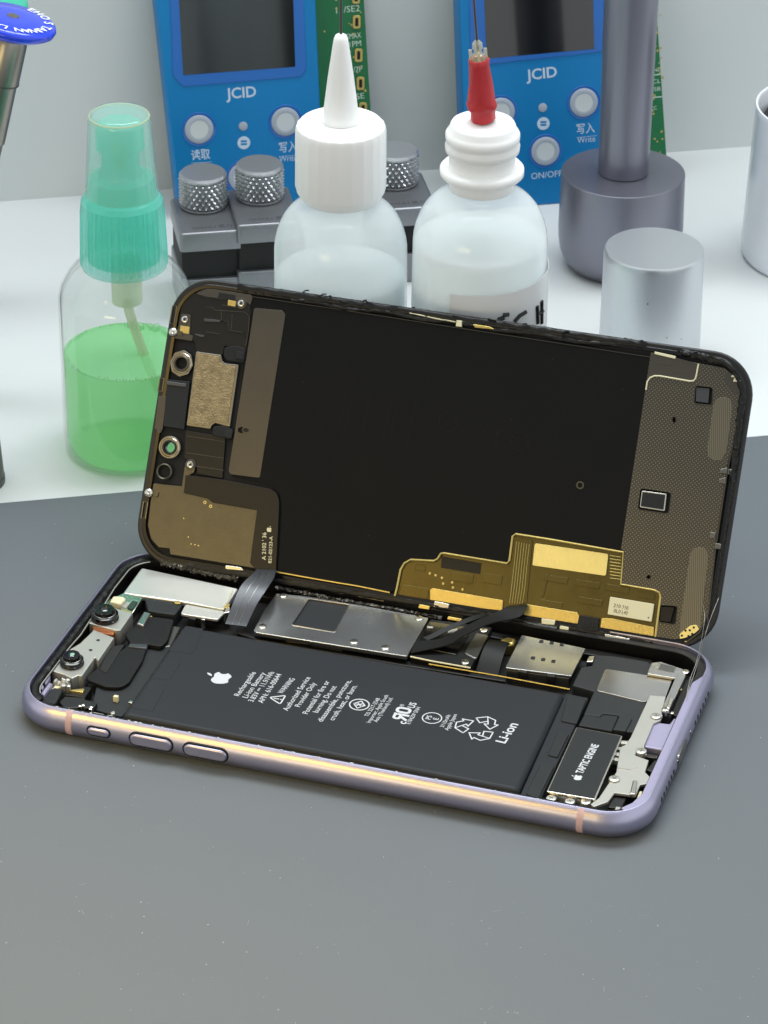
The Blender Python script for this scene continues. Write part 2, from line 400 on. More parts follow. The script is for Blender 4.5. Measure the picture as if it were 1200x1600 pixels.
    def text(s, body, xf, th=0.02, height=None, width=None, bold=0.0, align='CENTER', mi=0, spacing=1.0):
        c = bpy.data.curves.new('t', 'FONT'); c.body = body; c.align_x = 'LEFT'; c.resolution_u = 3; c.offset = bold; c.space_character = spacing
        ob = bpy.data.objects.new('t', c); col.objects.link(ob)
        dg = bpy.context.evaluated_depsgraph_get(); me = bpy.data.meshes.new_from_object(ob.evaluated_get(dg))
        V = [v.co.copy() for v in me.vertices]; F = [tuple(p.vertices) for p in me.polygons]
        bpy.data.objects.remove(ob); bpy.data.curves.remove(c); bpy.data.meshes.remove(me)
        if not V: return s
        x0, x1 = min(v.x for v in V), max(v.x for v in V)
        kx = width/(x1-x0) if width else None; ky = height/0.73 if height else None   # cap height ~0.73
        if kx is None: kx = ky
        if ky is None: ky = kx
        cx = {'CENTER': (x0+x1)/2, 'LEFT': x0, 'RIGHT': x1}[align]
        vs = [((v.x-cx)*kx, v.y*ky, th) for v in V]
        ff = []
        for f in F:
            a, b, c2 = (Vector(vs[i]) for i in f[:3])
            ff.append(f if (b-a).cross(c2-a).z >= 0 else tuple(reversed(f)))
        return s.add(vs, ff, mi, xf)
    def build(s, name, mats, parent=None, sharp=35, smooth=True):
        me = bpy.data.meshes.new(name)
        me.from_pydata([(v[0]*S, v[1]*S, v[2]*S) for v in s.v], [], s.f)
        for m in (mats if isinstance(mats, (list, tuple)) else [mats]): me.materials.append(m)
        me.polygons.foreach_set('material_index', s.m)
        me.validate(clean_customdata=False)
        if smooth:
            me.polygons.foreach_set('use_smooth', [True]*len(me.polygons))
            try: me.set_sharp_from_angle(angle=math.radians(sharp))
            except Exception: pass
        me.update()
        o = bpy.data.objects.new(name, me); col.objects.link(o)
        if parent: o.parent = parent
        return o

def tag(o, label=None, cat=None, group=None, kind=None):
    for k, v in (('label', label), ('category', cat), ('group', group), ('kind', kind)):
        if v: o[k] = v
    return o
def empty(name, loc, label, cat, group=None, rz=0.0, mw=None):
    o = bpy.data.objects.new(name, None); col.objects.link(o); o.empty_display_size = 0.01
    if mw is not None: o.matrix_world = mw
    else:
        o.location = Vector(loc)*S; o.rotation_euler = (0, 0, rz)
    return tag(o, label, cat, group)
def T(x, y, z=0, ang=0.0): return Matrix.Translation((x, y, z)) @ Matrix.Rotation(ang, 4, 'Z')
def subdiv_poly(p, step):
    out = []
    for i in range(len(p)):
        a, b = Vector(p[i]), Vector(p[(i+1) % len(p)]); n = max(1, int((b-a).length/step))
        out += [tuple(a+(b-a)*k/n) for k in range(n)]
    return out

# ------------------------------------------------------------------ the setting
DZ = -1.5
WA = math.radians(28.85); wd = Vector((math.cos(WA), math.sin(WA), 0)); wn = Vector((-math.sin(WA), math.cos(WA), 0))
Rw = Matrix.Rotation(WA, 4, 'Z')
me0 = gp(0, 785); wl0 = gp(0, 315, DZ)
def along(o, a, b): return o+wd*a+wn*b
tag(MB().box(-700, -900, DZ-30, 900, wn.dot(wl0)+60, DZ, 0, xf=Rw).build('desk', M['desk'], smooth=False), kind='structure')
tag(MB().box(-700, wn.dot(wl0), DZ, 900, wn.dot(wl0)+40, 520, 0, xf=Rw).build('wall', M['wall'], smooth=False),
    'pale grey painted wall behind the white desk', 'wall')
tag(MB().box(-420, -640, DZ+0.02, 560, wn.dot(me0), 0, 0.5, xf=Rw).build('work_mat', M['mat']),
    'smooth dark grey silicone work mat lying on the white desk under the opened phone', 'mat')

# ------------------------------------------------------------------ phone body (lies on the mat, long side along x)
OX, OY = 75.45, 37.85
PL, PW, PR = 150.9, 75.7, 11.6
phone = empty('phone', (OX, OY, 0), 'opened lilac phone body lying on the grey mat, its battery and boards exposed', 'phone')
def b(pts, z):                                                   # photo pixels on a plane at height z -> body millimetres
    return [(lambda g: (g.x-OX, g.y-OY))(gp(x, y, z)) for x, y in pts]
def bxf(px0, px1, z):                                            # frame whose x runs from px0 to px1 on the plane z
    a, c = b([px0, px1], z); d = Vector(c)-Vector(a)
    return Matrix.Translation(((a[0]+c[0])/2, (a[1]+c[1])/2, z)) @ Matrix.Rotation(math.atan2(d.y, d.x), 4, 'Z'), d.length
def pl(name, m, px, z1, z0=1.0, bev=0.12, r=0.0, holes=(), parent=None):
    p = b(px, z1); p = rnd(ccw(p), r) if r else p
    o = MB().plate(p, z0, z1, bev, [b(h, z1) for h in holes]).build(name, m, parent or phone); return o
def ringpt(d, n=10):                                             # rounded outline of the body, inset by d
    return rrect(0, 0, PL-2*d, PW-2*d, max(0.8, PR-d), n)
def sweep_frame(prof, n=14):
    mb = MB(); rings = [[(x, y, z) for x, y in rrect(0, 0, PL-2*d, PW-2*d, max(0.6, PR-d), n)] for d, z in prof]
    N = len(rings[0]); vs = [v for r_ in rings for v in r_]; fs = []
    for k in range(len(rings)-1):
        for i in range(N):
            j = (i+1) % N; fs.append((k*N+i, k*N+j, (k+1)*N+j, (k+1)*N+i))
    return mb.add(vs, fs)
prof = [(3.2*(1-math.cos(math.radians(a))), 3.85+3.75*math.sin(math.radians(a))) for a in range(-88, 63, 6)]
prof = [(3.0, 0.05)]+prof+[(1.75, 7.2), (1.95, 7.22), (2.05, 7.05), (2.1, 6.2)]
fr = sweep_frame(prof).build('frame', M['lilac'], phone, 25)
led = sweep_frame([(2.1, 6.2), (4.0, 6.15), (4.15, 6.0), (4.2, 0.9)]).build('inner_ledge', M['darkflex'], fr, 25)  # dark colour holds the display's shade besides the black-brown of the wall
MB().plate([(PL/2-4.0, -PW/2+12), (PL/2-2.05, -PW/2+12), (PL/2-2.05, PW/2-12), (PL/2-4.0, PW/2-16)], 1.2, 6.3, .15).build('side_wall', M['lilac_soft'], fr)
MB().plate([(p[0]+PL/2, p[1]-PW/2) for p in [(-4.0, 12.2), (-2.05, 12.2), (-2.3, 9.2), (-3.4, 6.4), (-5.4, 4.1), (-7.0, 5.6), (-5.2, 8.2)]], 1.2, 6.45, .15).build('side_wall', M['lilac_soft'], fr)
MB().plate(ringpt(3.0), 0.05, 0.9).build('back_cover', M['void'], phone)
# antenna bands on the front side: short pieces of the same section, a hair proud
def band(x):
    mb = MB(); vs = []; pr = [(d-0.04, z) for d, z in prof if z < 7.21]
    for xx in (x-0.75, x+0.75): vs += [(xx, -PW/2+d, z) for d, z in pr]
    n = len(pr); mb.add(vs, [(i, i+n, i+n+1, i+1) for i in range(n-1)]); mb.build('antenna_band', M['band'], fr, 25)
for px in ((106, 1130), (905, 1282)):
    d = ray(*px); k = (0.0-CAM.y)/d.y; p = CAM+d*k; band(p.x-OX)
# side buttons
Fx = Matrix.Translation((0, -PW/2, 0)) @ Matrix.Rotation(math.pi/2, 4, 'X')   # plane facing the front side: local x along, y up, z outward
for x0, x1, ry, hh in ((137, 171, 1143.5, 1.9), (203, 269, 1159, 3.0), (287, 355, 1175, 3.0)):
    q0 = CAM+ray(x0, ry-6)*((0.0-CAM.y)/ray(x0, ry-6).y); q1 = CAM+ray(x1, ry+6)*((0.0-CAM.y)/ray(x1, ry+6).y)
    cx = (q0.x+q1.x)/2-OX; L = q1.x-q0.x; z = 4.0
    bt = MB().plate(capsule(cx, z, L, hh), -1.0, 0.55, 0.45, xf=Fx).build('side_button', M['lilac'], phone)
    MB().plate(capsule(cx, z, L+0.7, hh+0.7), -1.0, 0.06, 0, xf=Fx).build('button_gap', M['void'], bt)
# bottom side: speaker holes, screws, port
Rx = Matrix.Translation((PL/2, 0, 0)) @ Matrix.Rotation(math.pi/2, 4, 'Z') @ Matrix.Rotation(math.pi/2, 4, 'X')
def sidey(px):
    d = ray(*px); p = CAM+d*((PL-CAM.x)/d.x); return p.y-OY
for a, c in (((1107, 1078), (1087, 1125)), ((1053, 1205), (1034, 1250))):
    y0, y1 = sidey(a), sidey(c); mb = MB()
    for i in range(6): mb.plate(circ(y0+(y1-y0)*i/5, 4.1, 0.62, 14), -0.5, 0.05, xf=Rx)
    mb.build('speaker_grille', M['void'], fr)
MB().plate(capsule(sidey((1067, 1163)), 4.1, 9.0, 3.0), -0.5, 0.05, xf=Rx).build('charging_port', M['darksteel'], fr)
for px in ((1080, 1139), (1060, 1183)):
    MB().plate(circ(sidey(px), 4.1, 0.8, 14), -0.4, 0.05, xf=Rx).build('case_screw', M['darksteel'], fr)

# floor of the cavity
MB().plate(ringpt(4.3), 0.85, 1.3).build('cavity_floor', M['void'], phone)

# adhesive left on the top ledge (left end and back) : lumpy black band
def lumpy(name, path, wd_, z, h, m, parent, step=0.7, jit=0.35, seed=1, closed=False):
    rg = random.Random(seed); P = [Vector(p) for p in path]; Q = []
    for i in range(len(P)-(0 if closed else 1)):
        a, c = P[i], P[(i+1) % len(P)]; n = max(1, int((c-a).length/step)); Q += [a+(c-a)*k/n for k in range(n)]
    if not closed: Q.append(P[-1])
    mb = MB(); N = len(Q); vs = []; fs = []; K = 7
    for i, q in enumerate(Q):
        t = (Q[min(i+1, N-1)]-Q[max(i-1, 0)]) if not closed else (Q[(i+1) % N]-Q[i-1])
        t.normalize(); nn = Vector((-t.y, t.x))
        for k in range(K):
            th = math.pi*k/(K-1); j = 1+rg.uniform(-jit, jit)
            o_ = nn*(math.cos(th)*wd_/2*(1+rg.uniform(-jit, jit)*.5)); vs.append((q.x+o_.x, q.y+o_.y, z+math.sin(th)*h*j))
    for i in range(N if closed else N-1):
        for k in range(K-1):
            j = ((i+1) % N); fs.append((i*K+k, j*K+k, j*K+k+1, i*K+k+1))
    return mb.add(vs, fs).build(name, m, parent, 60)
def arc(cx, cy, r, a0, a1, n=10): return [(cx+r*math.cos(math.radians(a0+(a1-a0)*i/n)), cy+r*math.sin(math.radians(a0+(a1-a0)*i/n))) for i in range(n+1)]
hx, hy = PL/2, PW/2
pathL = arc(-hx+PR, -hy+PR, PR-3.0, 235, 180)+arc(-hx+PR, hy-PR, PR-3.0, 180, 90)+[(hx-40, hy-3.0)]
lumpy('adhesive_strip', pathL, 2.0, 6.15, 0.55, M['tar'], phone, seed=3)
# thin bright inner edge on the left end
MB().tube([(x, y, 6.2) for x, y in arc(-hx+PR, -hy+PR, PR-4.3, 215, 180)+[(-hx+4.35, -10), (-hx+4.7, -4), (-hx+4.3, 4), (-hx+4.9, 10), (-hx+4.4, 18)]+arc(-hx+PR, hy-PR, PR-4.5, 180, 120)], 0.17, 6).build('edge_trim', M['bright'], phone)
# back wall trim behind the boards
MB().plate([(-hx+14, hy-7.2), (hx-16, hy-7.2), (hx-16, hy-4.6), (-hx+14, hy-4.6)], 1.2, 3.2, 0.3).build('back_rail', M['darkflex'], phone)

# battery
zt = 5.8
bp_ = b([(287, 976), (883, 1082), (811, 1236), (189, 1117)], zt)
bat = MB().plate(rnd(ccw(bp_), 1.4), 1.3, zt, 1.3).build('battery', M['batt'], phone, 50)
st = b([(884, 1083), (920, 1090), (844, 1250), (813, 1240)], 4.9)
MB().plate(rnd(ccw(st), 0.5), 1.3, 4.9, 0.3).build('battery_edge_strip', M['batt'], bat)
for q in ([(886, 1087), (916, 1093), (901, 1131), (877, 1126)], [(871, 1144), (889, 1147), (871, 1183), (856, 1179)], [(845, 1193), (866, 1197), (841, 1248), (822, 1240)]):
    MB().plate(rnd(ccw(b(q, 5.25)), 0.4), 4.8, 5.25, 0.15).build('pull_tab', M['tab'], bat)
for q in ([(290, 978), (318, 983), (300, 1022), (264, 1017)], [(262, 1030), (283, 1035), (266, 1063), (238, 1060)], [(237, 1075), (257, 1077), (238, 1112), (204, 1106)]):
    MB().plate(rnd(ccw(b(q, zt)), 0.5), zt-.1, zt+0.07, 0.05).build('pull_tab', M['tab' if 0 else 'batt'], bat)

# ---- printing on the battery
def apple(mb, xf, h, z=0.0):
    """bitten-fruit emblem, height h including the leaf"""
    k = h/1.24
    pts = [(0, .80), (.10, .84), (.26, .87), (.40, .80), (.46, .73)]
    pts += [(.40+.21*math.cos(math.radians(a))*1.0-.02+.18, .50+.235*math.sin(math.radians(a))) for a in (118, 150, 180, 210, 238)]
    pts += [(.50, .29), (.42, .14), (.30, .02), (.20, .0), (.09, .05), (0, .07), (-.09, .05), (-.20, .0), (-.30, .02), (-.42, .17), (-.50, .36), (-.52, .55), (-.46, .72), (-.36, .82), (-.24, .87), (-.10, .84)]
    mb.plate([(x*k, y*k) for x, y in pts], z, z+.02, xf=xf, bottom=False)
    leaf = [(.02, .92), (.05, 1.06), (.13, 1.18), (.25, 1.24), (.23, 1.10), (.15, .98)]
    mb.plate([(x*k, y*k) for x, y in leaf], z, z+.02, xf=xf, bottom=False)
ink = MB(); zi = zt+0.02
def bt(body, p0, p1, bold=0.004, cap=1.0):
    xf, L = bxf(p0, p1, zi)
    hgt = cap
    ink.text(body, xf @ Matrix.Translation((0, -hgt*.5, 0)), 0.02, height=hgt, width=L, bold=bold)
for t in (("Rechargeable", (369, 1087), (396, 1050)), ("Li-ion Battery", (382, 1090), (411, 1051)), ("3.83V \u2393 11.91Wh", (391, 1096), (425, 1050)),
          ("APN: 616-00644", (406, 1098), (436, 1053)), ("WARNING", (437, 1083), (457, 1060)), ("Authorized Service", (445, 1110), (481, 1058)),
          ("Provider Only", (464, 1104), (490, 1067)), ("Potential for fire or", (476, 1115), (511, 1064)), ("burning. Do not", (492, 1113), (522, 1072)),
          ("disassemble, puncture,", (499, 1127), (545, 1063)), ("crush, heat, or burn.", (517, 1125), (554, 1071))):
    bt(*t, cap=1.42)
for t in (("TIS 2217-2548", (572, 1119), (591, 1091)), ("Importer: Apple South", (575, 1129), (604, 1086)), ("Asia (Thailand) Ltd.", (586, 1128), (611, 1090)),
          ("E184259 SNH", (637, 1131), (654, 1105)), ("3110mAh", (690, 1136), (701, 1117)), ("Apple Japan", (697, 1141), (711, 1116))):
    bt(*t, cap=1.05, bold=0.002)
bt("Li-ion", (781, 1160), (802, 1130), 0.02, 2.5)
def vdir(p):                                                     # frame at photo pixel p: x along the writing, y to the left end
    g = b([p], zi)[0]; return Matrix.Translation((g[0], g[1], zi)) @ Matrix.Rotation(math.pi/2, 4, 'Z')
apple(ink, vdir((359, 1062)) @ Matrix.Translation((0, 0, 0)), 6.0)
X = vdir((434, 1092)); tri = [(-2.3, -1.5), (2.3, -1.5), (0, 2.5)]
tri = [(-1.9, -1.25), (1.9, -1.25), (0, 2.0)]
ink.strip(rnd(tri, .35, 3), 0.34, 0, closed=True, xf=X); ink.plate(rect(-.15, -.35, .15, 1.0), 0, .021, xf=X); ink.plate(circ(0, -.75, .2, 10), 0, .021, xf=X)
X = vdir((561.5, 1101)); ink.strip(circ(0, 0, 2.25, 32), .3, 0, closed=True, xf=X)
ink.strip([(0, 1.35), (1.55, -.0), (0, -1.35), (-1.55, 0)], .28, 0, closed=True, xf=X); ink.strip([(0, 1.3), (0, -1.3)], .25, 0, xf=X); ink.strip([(-.8, -.7), (.8, .7)], .22, .001, xf=X); ink.strip([(-.8, .7), (.8, -.7)], .22, .002, xf=X)
X = vdir((675, 1122)); ink.strip(circ(0, 0, 2.2, 32), .26, 0, closed=True, xf=X)
ink.text('PS', X @ T(0, .15), .02, height=1.3, bold=.01); ink.text('E', X @ T(0, -1.55), .021, height=1.3, bold=.01)
# component recognition mark: mirrored R joined to U
X = vdir((628, 1116))
ink.strip([(-.2, -1.6), (-.2, 1.6)], .75, 0, xf=X); ink.strip(rnd([(-.2, 1.45), (-2.0, 1.45), (-2.0, .1), (-.2, .1)], .6, 3), .65, 0, xf=X); ink.strip([(-1.0, .0), (-2.1, -1.6)], .7, 0, xf=X)
ink.strip(rnd([(.75, 1.6), (.75, -1.35), (2.5, -1.35), (2.5, 1.6)], .9, 3), .72, 0, xf=X)
ink.text('c', X @ T(-3.2, -2.0), .02, height=2.0, bold=.02); ink.text('US', X @ T(4.3, -1.9), .02, height=1.7, width=2.2, bold=.02); ink.text('\u00ae', X @ T(3.5, .6), .02, height=1.0)
# recycling arrows, outlined
X = vdir((746, 1137))
for k in range(3):
    Y = X @ Matrix.Rotation(math.radians(120*k+8), 4, 'Z')
    ink.strip([(-2.7, 2.9), (-1.0, 5.0), (1.3, 5.0), (2.2, 3.5), (2.9, 3.9), (2.55, 1.3), (0.2, 2.2), (0.95, 2.7), (0.2, 3.6), (-.85, 1.9)], .3, 0, closed=True, xf=Y)
    ink.strip([(-1.0, 5.0), (.2, 3.6)], .25, .004, xf=Y)
ink.build('battery_printing', M['ink'], bat, smooth=False)

# ---- right-hand end: vibration motor, loudspeaker, brackets
Z4 = zm(820, 980, 4)
tap = pl('vibration_motor', M['nickel'], Z4((320, 622), (612, 677), (606, 692), (440, 1078), (134, 1026)), 6.0, 1.3, 0.2, 0.5)
MB().plate(inset(rnd(ccw(b(Z4((320, 622), (612, 677), (606, 692), (440, 1078), (134, 1026)), 6.0)), .5), .35), 5.9, 6.05, 0.04).build('motor_label', M['tab'], tap)
mb = MB(); xf, L = bxf((904, 1208), (930, 1163), 6.08)
mb.text('TAPTIC ENGINE', xf @ Matrix.Translation((0, -.9, 0)), .02, height=1.75, width=L, bold=.03)
g = b([(903, 1215)], 6.08)[0]; apple(mb, Matrix.Translation((g[0]+.9, g[1], 6.08)) @ Matrix.Rotation(math.pi/2, 4, 'Z'), 2.5)
mb.build('motor_printing', M['ink'], tap, smooth=False)
MB().plate(b(Z4((140, 1052), (430, 1102), (425, 1120), (136, 1076)), 3.5), 1.3, 3.5, .1).build('motor_foot', M['steel'], tap)
def screw(px, z, r=0.95, parent=None, m='bright', cross=True):
    g = b([px], z)[0]; mb = MB(); mb.cyl(g[0], g[1], z-1.2, z+.28, r, 20, .18)
    a0 = random.uniform(0, 3)
    for k in range(2): mb.plate(rect(-r*.55, -.09, r*.55, .09), .27, .30+k*.002, xf=T(g[0], g[1], z, a0+k*math.pi/2), mi=1)
    return mb.build('screw', [M[m], M['darksteel']], parent or phone)
for p in ((165, 1072), (282, 1092), (381, 1094)): screw(Z4(p)[0], 5.2, 1.15)
MB().plate(b(Z4((140, 1085), (330, 1115), (330, 1130), (130, 1098)), 4.6), 1.3, 4.6, .1).build('bracket', M['bright'], phone)
spk = pl('loudspeaker', M['slate'], Z4((440, 172), (420, 240), (352, 250), (298, 362), (432, 400), (368, 545), (470, 560), (490, 540), (590, 552), (545, 640), (700, 660), (760, 470), (940, 320), (800, 250), (770, 215), (560, 180)), 4.9, 1.3, 0.25, 0.4)
pl('metal_sticker', M['steel'], Z4((510, 260), (922, 324), (882, 432), (742, 466), (453, 396), (452, 384), (497, 272)), 5.15, 4.8, 0.05, 0.5, parent=spk)
pl('rubber_pad', M['tab'], Z4((372, 545), (470, 562), (490, 545), (585, 556), (545, 650), (335, 612)), 5.1, 4.0, 0.2, 0.3, parent=spk)
pl('rubber_pad', M['slate'], Z4((590, 556), (672, 570), (630, 650), (552, 640)), 5.3, 4.0, 0.2, 0.3, parent=spk)
brk = pl('antenna_bracket', M['bright'], Z4((782, 424), (882, 432), (855, 540), (862, 550), (850, 580), (806, 600), (745, 742), (765, 800), (700, 770), (690, 800), (775, 832), (752, 905), (782, 935), (770, 978), (722, 985), (690, 1052), (562, 1034), (520, 1090), (432, 1122), (410, 1105), (462, 1068), (572, 905), (596, 750), (628, 735), (660, 690)), 5.6, 5.0, 0.12, 0.25)
MB().tube([(x, y, 5.62) for x, y in b(Z4((577, 880), (660, 893), (705, 880)), 5.6)], .1, 6).build('crease', M['nickel'], brk)
for p in ((820, 558), (728, 776), (560, 950)): screw(Z4(p)[0], 5.75, 1.25, brk)
for q in ([(655, 1040), (675, 955), (705, 955), (690, 1045)], [(885, 500), (905, 440), (935, 440), (905, 510)]): pl('spring_finger', M['nickel'], Z4(*q), 6.3, 5.6, .25, .3)
pl('lilac_insert', M['lilac_soft'], Z4((805, 592), (905, 604), (932, 568), (978, 575), (880, 770), (742, 746)), 5.0, 1.3, 0.3, 0.4)
pl('microphone_flex', M['brown'], Z4((742, 752), (845, 765), (825, 820), (770, 812), (720, 800)), 3.6, 1.3, .1)
tb = pl('corner_bracket', M['steel'], Z4((792, 222), (850, 215), (990, 262), (1006, 300), (898, 530), (850, 522), (940, 318), (765, 290)), 5.9, 5.3, 0.1, 0.3)
pl('bracket_cutout', M['darksteel'], Z4((850, 228), (945, 250), (930, 285), (832, 266)), 5.95, 5.7, .03, parent=tb)
for p in ((1005, 280), (880, 515)): screw(Z4(p)[0], 5.9, .9, tb, 'nickel')
pl('side_flex', M['darkflex'], Z4((1010, 300), (1075, 320), (975, 570), (915, 540)), 4.6, 1.3, .2, .3)
pl('connector', M['black'], Z4((760, 890), (810, 830), (832, 835), (800, 905)), 5.2, 1.3, .2, .2)
pl('connector', M['cream'], Z4((700, 1062), (718, 1020), (738, 1024), (722, 1075)), 5.0, 1.3, .3, .3)
pl('connector', M['black'], Z4((550, 1050), (640, 1060), (600, 1135), (520, 1125)), 4.6, 1.3, .2, .3)
pl('connector', M['bright'], Z4((570, 1120), (600, 1124), (590, 1145), (562, 1142)), 4.8, 1.3, .1)
pl('connector', M['bright'], Z4((600, 705), (650, 708), (645, 728), (598, 725)), 5.7, 1.3, .25, .3)
for q in ([(585, 745), (612, 752), (605, 768), (580, 762)], [(575, 780), (600, 786), (590, 805), (567, 798)], [(563, 812), (588, 818), (580, 835), (556, 830)]): pl('contact_pad', M['bright'], Z4(*q), 5.2, 4.0, .08)
pl('contact_pad', M['nickel'], Z4((385, 215), (400, 180), (440, 175), (425, 215)), 4.8, 1.3, .2)
pl('contact_pad', M['brown'], Z4((695, 230), (720, 215), (775, 225), (765, 245)), 4.6, 1.3, .2)

# ---- SIM tray holder
Zs = zm(640, 920, 4)
holes = [rnd(Zs(*[(cx-15, cy+8), (cx-9, cy-11), (cx+17, cy-9), (cx+11, cy+11)]), 1.0, 2) for cx, cy in ((822, 330), (887, 339), (950, 350), (770, 433), (834, 443), (898, 454))]
sim = pl('sim_tray_cage', M['steel'], Zs((700, 288), (1100, 372), (1010, 545), (598, 492)), 5.6, 4.9, .12, .4)
for h in holes: MB().plate(b(h, 5.6), 5.5, 5.62, 0).build('cage_hole', M['void'], sim)
MB().plate(b(Zs((612, 490), (1005, 545), (995, 560), (606, 508)), 4.9), 1.3, 4.9, .1).build('cage_side', M['darksteel'], sim)
MB().plate(inset(ccw(b(Zs((700, 288), (1100, 372), (1010, 545), (598, 492)), 4.6)), .8), 1.3, 3.2, .1).build('cage_floor', M['void'], sim)
for q in ([(678, 502), (738, 510), (732, 525), (680, 516)], [(855, 528), (912, 535), (908, 550), (858, 544)]): pl('cage_clip', M['black'], Zs(*q), 5.4, 3.0, .1, parent=sim)

# ---- board shields
Zb = zm(400, 900, 4)
out = Zb((128, 108), (330, 128), (700, 190), (1080, 262), (942, 502), (0, 352), (-15, 340), (60, 200))
cut = Zb((328, 142), (585, 180), (492, 352), (222, 306))
sh = pl('board_shield', M['steel'], out, 5.4, 4.4, .12, .5, holes=[rnd(cut, 3)])
pl('graphite_window', M['slate'], cut, 5.0, 4.6, .05, .6, parent=sh)
MB().tube([(x, y, 5.42) for x, y in rnd(ccw(b(cut, 5.4)), .6)], .12, 6, closed=True).build('window_rim', M['nickel'], sh)
for p in ((170, 124), (40, 317), (612, 412), (808, 449), (1020, 266)): screw(Zb(p)[0], 5.45, 1.0, sh, 'nickel')
mb = MB()
MB().plate(b(Zb((-120, 330), (0, 372), (545, 462), (940, 525), (1560, 640), (1560, 660), (930, 560), (0, 395), (-120, 355)), 3.4), 1.3, 3.4, .3).build('board_edge', M['darkflex'], phone)
pl('gold_contact', M['gold'], Zb((190, 388), (325, 402), (325, 420), (190, 402)), 3.8, 3.2, .1)
pl('rail_piece', M['flex'], Zb((345, 412), (540, 445), (540, 462), (345, 428)), 3.8, 3.2, .1)
MB().tube([(x, y, 4.6) for x, y in b(Zs((120, 470), (560, 545), (1000, 628)), 4.6)], .16, 6).build('rail_edge', M['gold'], phone)
# dark connector block between shield and SIM cage
Zd = zm(560, 780, 4)
cb = pl('connector_cover', M['blackflex'], Zd((450, 748), (838, 800), (700, 1055), (322, 985), (350, 900)), 4.8, 1.3, .3, .4)
MB().tube([(x, y, 4.85) for x, y in b(Zd((325, 985), (450, 1012), (700, 1056)), 4.8)], .2, 6).build('cover_edge', M['cream'], cb)
pl('cover_plate', M['gloss'], Zd((440, 760), (700, 800), (690, 850), (612, 972), (360, 915)), 5.1, 4.6, .15, .3, parent=cb)
pl('cover_flap', M['darksteel'], Zd((735, 830), (818, 850), (735, 1000), (660, 960)), 5.15, 4.6, .3, .6, parent=cb)
for p in ((783, 820), (668, 1020)): screw(Zd(p)[0], 5.1, 1.0, cb, 'nickel')
for q in ([(428, 790), (470, 795), (465, 804), (430, 802)], [(560, 815), (625, 805), (610, 830), (556, 832)]): pl('contact_pad', M['bright'], Zd(*q), 5.5, 5.0, .1, .2, parent=cb)
fx = MB(); g0 = b(Zd((830, 865), (950, 890)), 5.2); g1 = b(Zd((735, 1015), (870, 1060)), 5.2)
Ls = []; Rs = []
for i in range(13):
    s_ = i/12; z = 2.4+3.3*math.sin(math.pi*(0.25+.75*s_))
    Ls.append((g0[0][0]*(1-s_)+g1[0][0]*s_, g0[0][1]*(1-s_)+g1[0][1]*s_, z)); Rs.append((g0[1][0]*(1-s_)+g1[1][0]*s_, g0[1][1]*(1-s_)+g1[1][1]*s_, z))
fx.ribbon(Ls, Rs, .25).build('folded_flex', M['blackflex'], phone)
pl('gold_spring', M['gold'], Zd((880, 870), (930, 855), (990, 865), (975, 905), (890, 905)), 4.4, 1.3, .8, 1.0)

# ---- left end: bright shield, cameras, flexes
Z8 = zm(180, 860, 4)
# softly bulged shield
q = b(Z8((165, 108), (770, 238), (680, 372), (430, 322), (48, 268)), 5.2)
ls = MB().plate(rnd(ccw(q), .6), 4.0, 5.2, .3).build('board_shield', M['shieldw'], phone)
pl('shield_tab', M['shieldw'], Z8((440, 335), (690, 382), (640, 432), (408, 396)), 5.0, 4.4, .15, .8, parent=ls)
MB().tube([(x, y, 5.25) for x, y in b(Z8((440, 328), (676, 372), (735, 250)), 5.2)], .16, 6).build('shield_fold', M['cream'], ls)
pl('connector', M['nickel'], Z8((690, 360), (720, 350), (718, 385), (675, 392)), 5.6, 3, .2, .3)
for q in ([(365, 318), (400, 312), (410, 330), (375, 332)], [(675, 355), (700, 330), (720, 335), (705, 362)]): pl('shield_clip', M['gold'], Z8(*q), 5.45, 5.0, .1, parent=ls)
pl('connector', M['slate'], Z8((182, 290), (420, 342), (372, 402), (205, 378)), 5.0, 1.3, .3, .6)
pl('cable_clip', M['steel'], Z8((135, 455), (180, 380), (222, 390), (178, 470)), 5.6, 2.5, .3, .3)
pl('cable_flex', M['blackflex'], Z8((60, 520), (215, 410), (370, 430), (330, 560), (290, 600), (205, 585), (95, 580)), 4.7, 3.6, .3, 1.0)
pl('cable_flex', M['darksteel'], Z8((360, 470), (410, 478), (345, 600), (300, 605)), 3.6, 1.3, .3, .3)
Z7 = zm(30, 860, 4)
mid = MB().plate(rnd(ccw(b(Z7((700, 600), (1000, 470), (950, 660), (640, 1040), (450, 990), (480, 860)), 3.4)), .5), 1.3, 3.4, .2).build('inner_plate', M['slate'], phone)
# wide U-shaped camera flex
Z7f = lambda *p: b(Z7(*p), 4.4)
outer = Z7f((690, 585), (805, 590), (770, 690), (690, 820), (640, 855), (540, 852), (430, 810), (420, 790), (470, 750))
MB().plate(rnd(ccw(outer), [0.3, .3, 1, 2.5, 2.5, 1, .5, .3, .3]), 3.6, 4.4, .2).build('camera_flex', M['blackflex'], phone)
MB().plate(b(Z7((560, 600), (660, 585), (545, 765), (500, 745)), 4.6), 3.6, 4.6, .2).build('flex_stiffener', M['void'], phone)
MB().plate(b(Z7((690, 580), (805, 586), (795, 612), (682, 600)), 4.75), 3.6, 4.75, .2).build('flex_fold', M['flex'], phone)
cmod = phone
C6 = zm(60, 840, 6); C8 = zm(30, 980, 8)
cmod_l = pl('camera_plate', M['bright'], C8((390, 540), (560, 335), (640, 270), (760, 200), (905, 60), (930, 30), (1190, 130), (985, 425), (950, 372), (785, 610), (740, 600), (660, 640), (560, 590)), 5.9, 2.0, .18, .2, parent=cmod)
cmod_u = pl('camera_plate', M['bright'], C6((472, 800), (640, 640), (885, 705), (770, 868), (730, 870)), 6.2, 2.0, .18, .2, parent=cmod)
